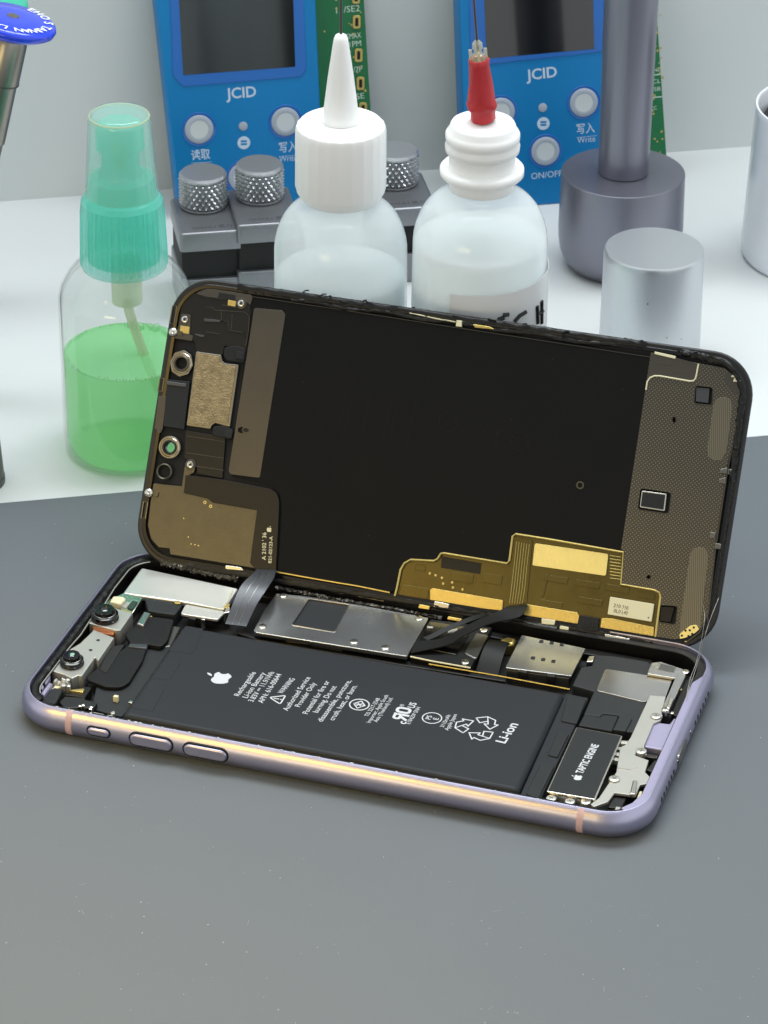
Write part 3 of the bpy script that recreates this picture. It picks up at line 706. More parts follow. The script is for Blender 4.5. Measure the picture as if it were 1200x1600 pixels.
pl('flex_step', M['copper'], C6((515, 830), (720, 868), (700, 908), (512, 882)), 5.6, 2.0, .1, parent=cmod)
for p in ((560, 962), (490, 1055)): g = b(C6(p), 5.9)[0]; MB().plate(circ(*g, .45, 14), 5.5, 5.93).build('rivet_hole', M['void'], cmod_l)
def lens(px, z, R_, h, glint):
    g = b([px], z)[0]; mb = MB()
    mb.lathe([(R_, z-.2), (R_, z+.35), (R_*.93, z+.5), (R_*.93, z+.9), (R_*.97, z+.95), (R_*.97, z+1.3), (R_*.72, z+1.55), (R_*.72, z+h-.3), (R_*.66, z+h), (R_*.36, z+h), (R_*.30, z+h-.25), (0, z+h-.3)], 40, g)
    o = mb.build('camera_lens', M['gloss'], cmod)
    MB().lathe([(R_*.75, z+1.5), (R_*.80, z+1.56), (R_*.75, z+1.62)], 40, g, closed=False).build('lens_ring', M['darksteel'], o)
    MB().lathe([(R_*.3, z+h-.26), (R_*.2, z+h-.08), (0, z+h-.02)], 24, g).build('lens_glass', M['glint' if glint else 'lens'], o)
lens((164, 966), 6.2, 3.35, 2.7, False)
lens((112.5, 1037), 5.9, 2.85, 2.6, False)
g = b([(113, 1022)], 8.5)[0]; MB().plate(circ(*g, .55, 16), 8.44, 8.52, .03).build('painted_lens_glint', M['glint'], cmod)  # added disc, paints the reflection on the lens
pl('flash_module', M['cream'], C6((668, 600), (700, 545), (800, 550), (820, 575), (770, 625), (735, 615)), 6.4, 2.5, .4, .6, parent=cmod)
pl('sensor_board', M['nickel'], C6((620, 625), (672, 575), (800, 520), (980, 560), (880, 710), (780, 690), (760, 640)), 5.4, 2.0, .1, parent=cmod)
pl('sensor_chip', M['pcbgreen'], C6((835, 655), (880, 590), (930, 600), (880, 672)), 5.75, 5.2, .1, .2, parent=cmod)
pl('sensor_chip', M['bright'], C6((780, 640), (830, 600), (870, 605), (822, 660)), 5.65, 5.2, .1, .2, parent=cmod)
pl('gold_contact', M['gold'], C6((760, 685), (800, 668), (870, 690), (862, 712)), 5.7, 5.2, .1, parent=cmod)
# lilac posts, small connectors and solder blobs in the front-left corner
pl('lilac_insert', M['lilac_soft'], C8((290, 680), (400, 545), (375, 650), (330, 715)), 5.6, 1.3, .3, .2)
pl('lilac_insert', M['lilac_soft'], C8((265, 830), (370, 690), (420, 700), (310, 850)), 5.8, 1.3, .3, .2)
pl('lilac_insert', M['lilac_soft'], C8((222, 720), (270, 650), (310, 740), (285, 775)), 6.0, 1.3, .3, .2)
pl('connector', M['tab'], C8((240, 880), (310, 850), (430, 750), (550, 775), (470, 930), (440, 960), (330, 940)), 5.0, 1.3, .3, .4)
pl('connector', M['black'], C8((500, 930), (570, 860), (830, 880), (820, 900), (960, 930), (980, 950), (940, 1000), (900, 1010), (560, 1010)), 4.6, 1.3, .3, .6)
pl('gold_contact', M['gold'], C8((620, 790), (660, 780), (815, 765), (795, 815)), 4.6, 3.5, .1)
pl('cable_bracket', M['darkflex'], C8((560, 845), (620, 790), (830, 740), (910, 750), (820, 880)), 4.2, 1.3, .2, .3)
rg = random.Random(5)
mb = MB()
for i in range(11):
    g = b([C8((500+rg.uniform(-60, 120), 700+rg.uniform(-30, 60)))[0]], 5.4)[0]; r_ = rg.uniform(.4, .8)
    mb.lathe([(r_, 4.3), (r_, 4.9+rg.uniform(0, .9)), (r_*.5, 5.9+rg.uniform(-.2, .2)), (0, 6.0)], 9, g)
mb.build('solder_blob', M['bright'], phone)
pl('contact_pad', M['cream'], C8((400, 780), (490, 665), (640, 700), (620, 770), (540, 740), (440, 770)), 5.0, 3, .3, .2)
for (x, y) in ((760, 995), (800, 985), (900, 1010), (890, 1030)): 
    g = b(C8((x, y)), 5.6)[0]; MB().cyl(g[0], g[1], 3.5, 6.0, .5, 10, .3).build('contact_post', M['nickel'], phone)
for q in ([(920, 1055), (1060, 1085), (1060, 1110), (930, 1085)], [(1090, 1095), (1170, 1095), (1170, 1130), (1085, 1130)], [(1140, 1060), (1190, 1040), (1200, 1075), (1150, 1090)]): pl('contact_pad', M['bright'], C8(*q), 5.4, 3.5, .15, .2)
# white bright specks of torn seal on the front rim and clips beside the battery
for q, m in (([(205, 1127), (300, 1143), (390, 1160), (388, 1164), (300, 1150), (225, 1134)], 'black'), ([(580, 1198), (655, 1213), (653, 1217), (580, 1203)], 'black'), ([(660, 1213), (735, 1229), (733, 1232), (658, 1217)], 'slate'), ([(765, 1233), (812, 1242), (812, 1246), (768, 1238)], 'slate')):
    pl('side_clip', M[m], q, 6.4, 5.2, .1)

# ------------------------------------------------------------------ display assembly, propped up behind the body on its cables
D = Plane((3.708, 68.484, 6.906), (0.9993, 0.0369, -0.009), (-0.012, 0.517, 0.856))
DW, DH, DR = 144.6, 71.0, 10.3
disp = empty('phone_display', (0, 0, 0), 'opened display assembly tilted up behind the phone body, showing its metal back plates', 'display', mw=D.mat())
Di = D.mat().inverted()
def toD(p): return Di @ (Vector(p)*S)/S
def d(pts, w=0.0): return [D.px(x, y, w) for x, y in pts]
def dl(name, m, px, w1, w0=-1.0, bev=0.08, r=0.0, holes=(), parent=None, hmi=None, n=4):
    p = ccw(d(px, w1)); p = rnd(p, r, n) if r else p
    return MB().plate(p, w0, w1, bev, [d(h, w1) for h in holes], hmi=hmi).build(name, m, parent or disp)
def dring(i, n=10): return [(x+DW/2, y+DH/2) for x, y in rrect(0, 0, DW-2*i, DH-2*i, max(.8, DR-i), n)]
ZA = zm(200, 420, 4); ZB = zm(200, 720, 4); ZC = zm(820, 500, 3.158); ZE = zm(820, 780, 3.871); ZF = zm(240, 420, 6.667); ZG = zm(1040, 500, 7.5)
hole2 = D.px(265.5, 699, -1); H2 = circ(*hole2, 1.25, 24)
MB().plate(dring(.2), -2.9, -2.2, 0, [H2]).build('front_glass', M['gloss'], disp)
MB().plate(dring(1.0), -2.2, -1.2, 0, [H2]).build('mid_plate', M['void'], disp)
MB().plate(dring(0), -2.2, -.35, .5, [list(reversed(dring(2.1)))]).build('rim', M['black'], disp)
MB().plate(dring(1.2), -1.0, 0.0, .25, [list(reversed(dring(2.2)))]).build('inner_lip', M['gloss'], disp)

# sealing adhesive: torn lumps along the top edge and the right corner, flatter along the bottom
topE = [(u, DH-1.1) for u in [16+k*2 for k in range(0, 52)]]
lumpy('seal_residue', topE, 2.0, -.35, .55, M['tar'], disp, .8, .4, 11)
lumpy('seal_residue', [(30+k*3, DH-2.2+.3*math.sin(k)) for k in range(28)], 1.0, -.2, .35, M['tar'], disp, .9, .5, 12)
lumpy('seal_residue', [(DW-18, DH-1.4), (DW-10, DH-2.0)]+[(x+DW/2, y+DH/2) for x, y in arc(DW/2-DR, DH/2-DR, DR-2.2, 80, 0)]+[(DW-2.0, DH-16), (DW-1.6, DH-30)], 1.7, -.25, .8, M['tar'], disp, .6, .6, 13)
lumpy('seal_residue', [(DW-1.4, 12+k*3) for k in range(10)], 1.1, -.4, .4, M['tar'], disp, .5, .6, 14)
lumpy('seal_residue', [(14+k*3, .9) for k in range(40)], 1.5, -.35, .4, M['tar'], disp, .8, .4, 15)
rg = random.Random(21)
mb = MB()
for i in range(26):
    u = rg.uniform(30, DW-16); v = DH-rg.uniform(-.1, 1.6); L = rg.uniform(.5, 2.2); a = rg.uniform(-.6, .6)
    mb.tube([(u, v, .2), (u+L*.5*math.cos(a), v+L*.5*math.sin(a), rg.uniform(.3, .9)), (u+L*math.cos(a), v+L*math.sin(a)*.7, .25)], rg.uniform(.10, .22), 6)
mb.build('torn_seal_strands', M['tar'], disp)
# bottom lip: rusty brown grit and gold edging under the plates
lumpy('seal_grit', d([(250, 878), (300, 890), (345, 900), (372, 903)], 0), 1.5, -.6, .45, M['brown'], disp, .3, .9, 16)
lumpy('seal_grit', d([(430, 918), (520, 936), (600, 950), (690, 966)], 0), 1.0, -.5, .55, M['brown'], disp, .35, .9, 17)
lumpy('seal_grit', d([(830, 980), (900, 994), (960, 1002), (1060, 1012)], 0), .9, -.5, .4, M['brown'], disp, .35, .9, 18)
MB().tube([(x, y, -.25) for x, y in d([(428, 893), (500, 906), (560, 916), (609, 926)], -.25)], .2, 6).build('plate_edge', M['gold'], disp)
MB().tube([(x, y, -.5) for x, y in d([(432, 905), (520, 924), (600, 939)], -.5)], .28, 6).build('plate_edge', M['brown'], disp)
for q, m in (([(352, 883), (375, 886), (382, 892), (352, 889)], 'nickel'), ([(679, 939), (702, 944), (700, 951), (677, 948)], 'nickel'), ([(846, 966), (868, 969), (866, 977), (846, 975)], 'cream'), ([(875, 977), (889, 980), (888, 985), (874, 983)], 'cream'), ([(944, 990), (985, 998), (980, 1003), (946, 997)], 'nickel'), ([(700, 963), (722, 967), (720, 972), (698, 968)], 'gold'), ([(655, 944), (672, 947), (670, 953), (653, 950)], 'gold')):
    dl('rim_clip', M[m], q, .15, -.8, .15, .2)

# graphite heat sheet, the big dark middle
sheet = [(391, 461), (1017, 556), (972, 861), (860, 844), (807, 834), (801, 836), (794, 881), (689, 864), (680, 876), (640, 874), (626, 890), (620, 922), (609, 925), (560, 916), (434, 893), (440, 800), (437, 772), (424, 758), (362, 744)]
gs = dl('graphite_sheet', M['graphite'], sheet, -.35, -1.2, .06, .3)
MB().plate(circ(*D.px(906, 758), .95, 24), -.36, -.3, 0, [circ(*D.px(906, 758), .62, 24)]).build('locating_ring', M['olive'], gs)
mb = MB()
for k in range(26):
    x, y = rg.uniform(450, 990), rg.uniform(500, 850); u, v = D.px(x, y)
    mb.plate(circ(u, v, rg.choice((.05, .06, .09)), 6), -.37, -.31, bottom=False)
mb.build('dust_specks', M['olive'], gs)
# faint old lettering ghosted on the sheet
mb = MB()
for body, p0, L in (('Rechargeable', (536, 640), 9), ('Li-ion Battery', (548, 644), 9), ('APN: 616-00644', (575, 650), 9), ('Authorized Service', (607, 655), 11), ('Provider Only', (618, 656), 8), ('disassemble, puncture,', (645, 662), 12), ('Li-ion', (778, 690), 5), ('US', (760, 672), 3)):
    u, v = D.px(*p0); mb.text(body, Matrix.Translation((u, v, -.34)) @ Matrix.Rotation(math.radians(86), 4, 'Z') @ Matrix.Scale(-1, 4, (1, 0, 0)), .02, height=1.2, width=L)
for p0 in ((700, 660), (812, 690)): mb.strip([(x+D.px(*p0)[0], y+D.px(*p0)[1]) for x, y in circ(0, 0, 2.2, 28)], .25, -.33, closed=True)
mb.build('transferred_print', M['ghost'], gs, smooth=False)
tu = MB().tube([(x, y, -.3) for x, y in d([(391, 463), (520, 482), (700, 510), (1016, 558)], -.3)], .13, 6).build('sheet_edge', M['brown'], gs)
st_ = dl('brass_strip', M['brown'], [(397, 481), (441, 485), (446, 491), (406, 747), (360, 741), (357, 736)], -.2, -.5, .06, .6, [[(377+4.6*math.cos(a)*1.25, 672+5*math.sin(a)) for a in [i*math.pi/8 for i in range(16)]]])
MB().plate([(u, v) for u, v in circ(*D.px(384, 672), 1.0, 20, .75)], -.19, -.12, .02, [circ(*D.px(384, 672), .75, 20, .5)]).build('slot_rim', M['olive'], st_)
MB().plate(circ(*D.px(384, 672), .75, 20, .5), -.19, -.17).build('slot', M['void'], st_)

# left block: sensors, earpiece, front-camera mounts
dl('sensor_bracket', M['dark'], ZF((300, 300), (440, 245), (540, 205), (700, 215), (1000, 275), (1010, 470), (960, 850), (860, 830), (740, 800), (720, 900), (440, 860), (430, 760), (390, 740), (270, 720), (255, 560)), -.3, -1.2, .12, .4)
tb_ = dl('top_flange', M['brown'], ZF((445, 250), (540, 208), (600, 206), (1015, 272), (1030, 300), (1010, 380), (965, 345), (850, 330), (690, 300), (640, 300), (560, 300), (470, 270)), -.05, -.4, .1, .2)
dl('flange_window', M['void'], ZF((680, 245), (855, 275), (850, 325), (672, 300)), -.0, -.3, .03, .3, parent=tb_)
rl = dl('earpiece_flex', M['darkflex'], ZF((535, 400), (615, 395), (640, 430), (960, 450), (1005, 495), (990, 640), (965, 740), (950, 665), (770, 640), (770, 560), (700, 545), (690, 555), (530, 530)), -.05, -.5, .15, .3)
for q in ([(520, 515), (690, 535), (690, 556), (530, 548)], [(410, 672), (530, 692), (525, 712), (480, 708)]): dl('bright_slot', M['flex'], ZF(*q), -.0, -.3, .05, .15)
for pts in ([(735, 545), (775, 548), (785, 640), (935, 665)], [(548, 658), (690, 680)], [(715, 378), (860, 405)], [(820, 470), (810, 630)], [(705, 440), (705, 540)], [(460, 265), (660, 305), (760, 318)]):
    MB().tube([(x, y, -.06) for x, y in d(ZF(*pts), -.06)], .11, 6).build('stamped_edge', M['brown'], rl)
MB().tube([(x, y, -.0) for x, y in d(ZF((615, 405), (645, 432), (955, 452), (1000, 498), (988, 650), (960, 800)), 0)], .12, 6).build('stamped_edge', M['brown'], rl)
for q, m in (([(775, 325), (860, 338), (850, 395), (770, 380)], 'gold'), ([(280, 590), (375, 605), (365, 680), (270, 660)], 'gold')): dl('contact_pad', M[m], ZF(*q), .05, -.4, .05, .1)
dl('ground_tab', M['brown'], ZF((290, 470), (385, 480), (380, 690), (408, 700), (400, 752), (215, 725), (260, 590)), -.0, -.5, .08, .2)
def dscrew(px, R_=.85, parent=None):
    u, v = D.px(*px); mb = MB(); mb.cyl(u, v, -.6, .35, R_, 22, .2)
    a0 = rg.uniform(0, 3)
    for k in range(3): mb.plate(rect(-R_*.55, -.1, R_*.55, .1), .34, .37+.002*k, xf=T(u, v, 0, a0+k*math.pi/3), mi=1)
    return mb.build('screw', [M['nickel'], M['void']], parent or disp)
dscrew((377, 474)); dscrew((289, 499)); dscrew((297.5, 726))
for p in ((377, 474), (297.5, 726)):
    u, v = D.px(*p); MB().cyl(u, v, -.6, -.02, 1.35, 22, .1).build('screw_ear', M['brown'], disp)
for p in ((271, 519), (233, 770)):
    u, v = D.px(*p); MB().lathe([(1.15, -.8), (1.15, .3), (.95, .7), (.5, .95), (0, 1.0)], 24, (u, v)).build('locating_post', M['nickel'], disp)
    MB().plate([(u, v-.5), (u+2.4, v-.7), (u+2.4, v+.5), (u, v+.6)], -.5, .25, .1).build('post_arm', M['olive'], disp)
for p, L in (((271, 492), 4.5), ((252, 601), 3.2), ((226, 797), 4.0)):
    u, v = D.px(*p); MB().tube([(u-.55, v-L/2, .05), (u-.55, v+L/2, .05), (u+.55, v+L/2, .05), (u+.55, v-L/2, .05)], .18, 6, closed=True).build('clip_slot', M['darksteel'], disp)
# camera mount rings
def dringpart(px, ro, ri, h, m, m2, oct_=False, hole=True):
    u, v = D.px(*px); P = circ(u, v, ro, 8 if oct_ else 36, ro*1.12 if oct_ else None)
    o = MB().plate(rnd(ccw(P), .6) if oct_ else P, -1.2, h*.4, .12, [circ(u, v, ri*1.45, 30)]).build('camera_mount', M[m], disp)
    MB().lathe([(ri*1.45, -1.2), (ri*1.5, h*.5), (ri*1.35, h*.75), (ri*1.12, h*.7), (ri, h*.2), (ri, -1.2)], 36, (u, v), closed=False).build('mount_ring', M[m2], o)
    MB().lathe([(ri*1.75, h*.42), (ri*1.82, h*.55), (ri*1.9, h*.42)], 36, (u, v), closed=False).build('mount_ring', M['nickel'], o)
    if hole: MB().plate(circ(u, v, ri*1.02, 28), -1.19, -1.05).build('lens_opening', M['void'], o)
dringpart((284, 568), 3.0, 1.35, .8, 'darksteel', 'olive', True)
dringpart((265.5, 699), 2.8, 1.25, .8, 'darksteel', 'black', False, False)
u, v = D.px(257, 737); o = MB().lathe([(2.0, -1.0), (2.0, .35), (1.75, .5), (1.55, .35), (1.5, -1.0)], 36, (u, v), closed=False).build('sensor_ring', M['olive'], disp)
MB().plate(circ(u, v, 1.52, 28), -1.0, -.9).build('ring_opening', M['void'], o)
cbx = dl('flood_sensor', M['tab'], ZA((245, 690), (385, 705), (350, 1005), (220, 985)), .25, -1.0, .15, .3)
dl('sensor_cap', M['flex'], ZA((240, 700), (365, 718), (362, 742), (238, 726)), .45, -.2, .2, .2, parent=cbx)
dl('sensor_side', M['brown'], ZA((190, 795), (245, 795), (215, 1010), (165, 1000)), .05, -1.0, .1, .2)
u, v = D.px(*ZA((195, 1010))[0]); MB().cyl(u, v, -.6, .1, .65, 18, .1).build('small_rivet', M['olive'], disp)
# earpiece with gold gauze
ear = [(430, 528), (570, 548), (578, 585), (600, 602), (675, 612), (622, 968), (545, 948), (515, 965), (505, 985), (380, 968)]
eh = dl('earpiece', M['darksteel'], [(x+dx, y) for (x, y), dx in zip(ZA((424, 516), (582, 538), (590, 575), (606, 590), (692, 600), (636, 990), (545, 965), (524, 980), (514, 1002), (364, 980)), [0]*10)], -.05, -1.0, .15, .3)
dl('earpiece_gauze', M['mesh'], ZA(*ear), .12, -.3, .08, .3, parent=eh)
for q in ([(600, 490), (680, 480), (735, 500), (725, 590), (620, 575), (595, 545)], [(530, 985), (600, 980), (655, 1005), (640, 1070), (600, 1060), (525, 1040)]):
    o = dl('earpiece_latch', M['void'], ZA(*q), .1, -1.0, .2, .8)
for q in ([(675, 515), (725, 520), (722, 570), (672, 562)], [(600, 1010), (655, 1010), (645, 1062), (598, 1050)]): dl('latch_clip', M['tab'], ZA(*q), .4, -.2, .12, .2)
mf = dl('sensor_flex', M['darkflex'], ZA((360, 1010), (610, 1050), (590, 1310), (430, 1280), (430, 1240), (350, 1180)), -.35, -1.2, .1, .2)
for y in (1045, 1150, 1225): MB().tube([(a, c, -.33) for a, c in d(ZA((365, y), (600, y+35)), -.33)], .1, 6).build('flex_fold', M['brown'], mf)
# lower-left steel plate and ribbon with its lettering
lp = dl('shield_plate', M['olive'], [(240, 755), (284, 760), (289, 726), (295, 718), (306, 726), (303, 738), (291, 745), (287, 770), (325, 779), (332, 785), (402, 797), (391, 880), (400, 888), (352, 880), (266, 866), (265, 857), (248, 855), (236, 842), (231, 820), (235, 785)], -.1, -1.0, .06, .3)
mb = MB()
for x, y in ((320, 785), (329, 791)): mb.plate(circ(*D.px(x, y), .38, 14), -.09, -.05, 0, [circ(*D.px(x, y), .24, 14)])
for x, y in ((294, 839), (298.5, 850), (304.5, 851), (310, 852.5), (287, 810)): mb.plate(circ(*D.px(x, y), .14, 8), -.09, -.05)
mb.build('weld_marks', M['yellow'], lp)
fl = [(290, 742), (352, 750), (422, 764), (432, 771), (436, 781), (436, 795), (431, 893), (402, 893), (391, 880), (402, 797), (332, 785), (325, 779), (287, 770)]
fc = dl('ribbon_cable', M['darkflex'], fl, .05, -.4, .05, .4)
mb = MB()
def dtext(mb, body, p0, p1, h, w=.09, bold=0.0):
    a, c = D.px(*p0, w), D.px(*p1, w); dd = Vector(c)-Vector(a); X = Matrix.Translation(((a[0]+c[0])/2, (a[1]+c[1])/2, w)) @ Matrix.Rotation(math.atan2(dd.y, dd.x), 4, 'Z')
    mb.text(body, X @ Matrix.Translation((0, -h*.5, 0)), .02, height=h, width=dd.length, bold=bold)
dtext(mb, "A 2102 ' 36", (412, 875), (413, 832), 1.0, bold=.012); dtext(mb, '821-02123-A', (421.5, 880), (423.5, 838), .85, bold=.012)
a_ = D.px(424.5, 829); apple(mb, Matrix.Translation((a_[0], a_[1], .09)) @ Matrix.Rotation(math.radians(95-90), 4, 'Z') @ Matrix.Translation((-.6, -.4, 0)), 1.5)
mb.build('cable_printing', M['cream'], fc, smooth=False)
def sight_ribbon(left, right, w0, z1, bulge=0.0):
    """edges seen at these pixels; starts on the display plane (height w0), ends on the body at height z1, depth blended between"""
    out = []
    for edge in (left, right):
        p0 = D.o+D.ux*D.px(*edge[0], w0)[0]+D.uy*D.px(*edge[0], w0)[1]+D.n*w0; p1 = gp(*edge[-1], z1)
        k0, k1 = depth(p0), depth(p1); n = len(edge)-1; P = []
        for i, e in enumerate(edge):
            s_ = i/n; k = k0*(1-s_)+k1*s_-bulge*math.sin(math.pi*s_); P.append(toD(CAM+ray(*e)*k))
        out.append(P)
    return out
def smooth_path(p, n=5):
    P = [Vector(q) for q in p]; out = []
    for i in range(len(P)-1):
        a, b_, c, e = P[max(i-1, 0)], P[i], P[i+1], P[min(i+2, len(P)-1)]
        for k in range(n):
            t = k/n; out.append(tuple(.5*((2*b_)+(c-a)*t+(2*a-5*b_+4*c-e)*t*t+(3*b_-a-3*c+e)*t**3)))
    return out+[tuple(P[-1])]
eL, eR = smooth_path([(401, 890), (394, 898), (377, 915), (362, 948), (352, 975)]), smooth_path([(431, 891), (428, 903), (416, 922), (401, 945), (385, 979)])
L_, R_ = sight_ribbon(eL, eR, .1, 5.0, 2.0)
rb = MB().ribbon(L_, R_, .22).build('ribbon_cable_bend', M['flex'], disp)
for s_ in (.33, .62):
    P = [Vector(a)*(1-s_)+Vector(c)*s_+Vector((0, 0, .14)) for a, c in zip(L_[3:], R_[3:])]; MB().tube([tuple(p) for p in P], .09, 6).build('cable_trace', M['darksteel'], rb)
eL = smooth_path([(792, 948), (780, 955), (745, 970), (716, 985), (690, 998), (648, 1003)]); eR = smooth_path([(824, 945), (812, 964), (768, 974), (724, 994), (700, 1008), (642, 1021)])
L_, R_ = sight_ribbon(eL, eR, .3, 5.2, 3.0)
MB().ribbon(L_, R_, .25).build('touch_cable', M['blackflex'], disp)
eL = smooth_path([(758, 958), (735, 964), (700, 978), (672, 992), (652, 1000)]); eR = smooth_path([(762, 962), (738, 970), (704, 984), (676, 998), (655, 1005)])
L_, R_ = sight_ribbon(eL, eR, .1, 4.5, 2.0)
MB().ribbon(L_, R_, .2).build('touch_cable', M['blackflex'], disp)

# right-hand dotted plate with its windows
sq1 = rnd(ZC((842, 322), (928, 332), (924, 422), (834, 412)), 5, 4); sq2 = rnd(ZE((818, 638), (925, 645), (912, 760), (808, 745)), 5, 4)
chipw = rnd(ZC((570, 828), (724, 850), (710, 958), (556, 935)), 6, 4)
ov = [(1053.3+3.2*math.cos(a), 656+5.2*math.sin(a)) for a in [i*math.pi/8 for i in range(16)]]; sm = circ(1013.5, 901.5, 3.6, 14)
plate_px = ZC((622, 160), (740, 185), (860, 214), (985, 236), (1040, 278), (1072, 340), (1078, 372), (1000, 720), (942, 1130))+ZE((1110, 690), (1062, 800), (980, 862), (900, 850), (790, 832), (820, 585), (795, 550), (578, 516), (602, 322))+[(970, 858)]
dp_ = dl('rear_plate', M['dotplate'], plate_px, -.15, -1.0, .08, .3, [sq1, sq2, chipw, ov, sm])
for h in (sq1, sq2, chipw, ov, sm):
    MB().tube([(x, y, -.13) for x, y in d(h, -.13)], .11, 6, closed=True).build('window_rim', M['olive'], dp_)
dl('smooth_step', M['brown'], ZC((622, 160), (740, 185), (857, 215), (846, 285), (828, 302), (655, 274), (630, 278), (612, 292)), -.02, -.3, .05, .15, parent=dp_)
MB().tube([(x, y, .0) for x, y in smooth_path([(a, c) for a, c in d(ZC((598, 345), (606, 300), (632, 278), (660, 275), (820, 302), (842, 288), (850, 255), (857, 216)), 0)], 4)] if False else [(x, y, .0) for x, y in d(ZC((598, 345), (604, 305), (618, 285), (640, 276), (665, 276), (815, 302), (832, 300), (843, 288), (850, 255), (857, 216)), 0)], .2, 8).build('step_edge', M['cream'], dp_)
for q in ([(930, 420), (945, 388), (985, 380), (1018, 392), (1025, 430), (995, 650), (970, 692), (930, 694), (903, 672), (900, 640)],):
    dl('grip_patch', M['pill'], ZC(*q), -.06, -.3, .04, .8, parent=dp_)
dl('grip_patch', M['pill'], ZE((1000, 330), (1020, 298), (1055, 290), (1095, 300), (1112, 340), (1060, 790), (1040, 830), (960, 830), (935, 800), (940, 740)), -.06, -.3, .04, .6, parent=dp_)
o = dl('window_block', M['flex'], ZC((845, 332), (912, 338), (905, 410), (842, 402)), -.3, -1.0, .1, .2)
o = dl('window_block', M['darkflex'], ZE((822, 648), (905, 654), (880, 745), (815, 738)), -.4, -1.0, .1, .2)
ch = dl('driver_chip', M['nickel'], ZC((577, 842), (700, 858), (690, 944), (567, 925)), -.1, -1.0, .1, .3)
dl('chip_label', M['tab'], ZC((581, 848), (693, 863), (684, 936), (572, 919)), -.07, -.2, .02, .2, parent=ch)
dl('mount_tab', M['brown'], ZC((660, 180), (742, 192), (735, 228), (655, 215)), .02, -.2, .04, .3, parent=dp_)
dl('corner_tab', M['brown'], ZG((695, 660), (740, 615), (800, 620), (890, 700), (885, 860), (800, 860), (690, 720)), -.08, -.2, .04, .2, parent=dp_)
cp_ = dl('corner_pad', M['yellow'], ZE((935, 815), (1000, 765), (1040, 758), (1055, 790), (1040, 825), (985, 865), (940, 858)), -.02, -.3, .06, .6)
mb = MB()
for x, y in ((972, 795), (1022, 776), (998, 793), (950, 825), (990, 828), (1012, 815), (955, 850)): mb.plate(circ(*D.px(*ZE((x, y))[0]), .28, 12), -.05, .0)
mb.build('pad_holes', M['void'], cp_)
MB().tube([(x, y, -.05) for x, y in d([(1160, 616), (1146, 690), (1136, 740), (1118, 858), (1107, 958), (1093, 988), (1073, 1003)], -.05)], .22, 6).build('plate_edge', M['brown'], dp_)
for q in ([(965, 735), (1000, 728), (995, 760), (960, 755)], [(1005, 735), (1028, 738), (1022, 765), (1000, 762)], [(958, 785), (992, 775), (990, 810), (960, 805)], [(915, 1045), (942, 1050), (935, 1080), (912, 1078)], [(940, 1100), (970, 1105), (965, 1132), (935, 1128)]): dl('rim_clip', M['darksteel'], ZC(*q), .25, -.8, .15, .2)
mb = MB()
for x, y in ((1146, 588), (1150, 592), (1155, 596), (1149, 595)):
    u, v = D.px(x, y); mb.plate(rnd(ccw([(u-.5, v-.3), (u+.5, v-.2), (u+.4, v+.3), (u-.4, v+.2)]), .1), -.1, .3, .1)
mb.build('solder_blob', M['cream'], disp)
dl('rim_clip', M['cream'], [(713, 500), (722, 501), (721, 511), (712, 510)], .3, -.8, .15, .1)
MB().tube([(x, y, .1) for x, y in d([(640, 489), (660, 493), (682, 498), (712, 503)], .1)], .16, 6).build('rim_wire', M['cream'], disp)
dl('rim_clip', M['gold'], [(738, 506), (765, 510), (774, 515), (742, 512)], .25, -.8, .15, .2)
dl('rim_clip', M['cream'], ZC((640, 155), (745, 178), (742, 192), (640, 168)), .2, -.8, .1, .1)

# recessed gold flex board at the bottom
rec = [(620, 922), (626, 890), (640, 874), (680, 876), (689, 864), (794, 881), (801, 836), (807, 834), (860, 842), (975, 863), (970, 913), (1024, 922), (1032, 932), (1024, 996), (940, 984), (822, 965), (700, 945), (617, 931)]
rf = dl('flex_board', M['gflex'], rec, -.75, -1.2, .03, .2)
rp = [(617, 931), (620, 920), (626, 890), (632, 880), (642, 874.5), (678, 876.5), (684, 873), (689, 865), (694, 864.5), (792, 880.5), (796, 876), (801, 838), (806, 834.5), (860, 843), (974, 863), (970, 913), (1022, 922), (1030, 926), (1032, 932), (1024, 995)]
MB().tube([(x, y, -.2) for x, y in d(rp, -.2)], .3, 8).build('recess_edge', M['gold'], disp)
fs = dl('flex_strip', M['gflex'], [(803, 838), (832, 844), (823, 941), (790, 953)], -.45, -.8, .03, .1)
for k in range(6):
    t = k/6; MB().tube([(x, y, -.43) for x, y in d([(807+24*t, 846+5*t), (803+24*t, 885), (799+25*t, 920), (796+24*t, 943)], -.43)], .1, 5).build('copper_trace', M['gold'], fs)
yp = dl('foam_pad', M['yellow'], [(835.5, 848.5), (950.5, 865.5), (946.5, 900), (831.6, 883.5)], -.3, -.8, .08, .5)
for k in range(8): MB().tube([(x, y, -.7) for x, y in d([(953, 868+5.0*k), (970, 870.5+5.0*k)], -.7)], .12, 5).build('copper_trace', M['gold'], rf)
dl('black_window', M['dark'], [(690, 869), (752, 880), (750, 897), (689, 887)], -.6, -.8, .03, .1, parent=rf)
for q in ([(672, 921), (676, 919), (786, 938), (785, 954), (672, 943)], [(822, 944), (902, 957), (905, 962), (903, 977), (818, 963)], [(940, 966), (955, 966), (1022, 980), (1021, 995), (985, 992), (937, 987)]): dl('stiffener_plate', M['gold'], q, -.2, -.8, .08, .3)
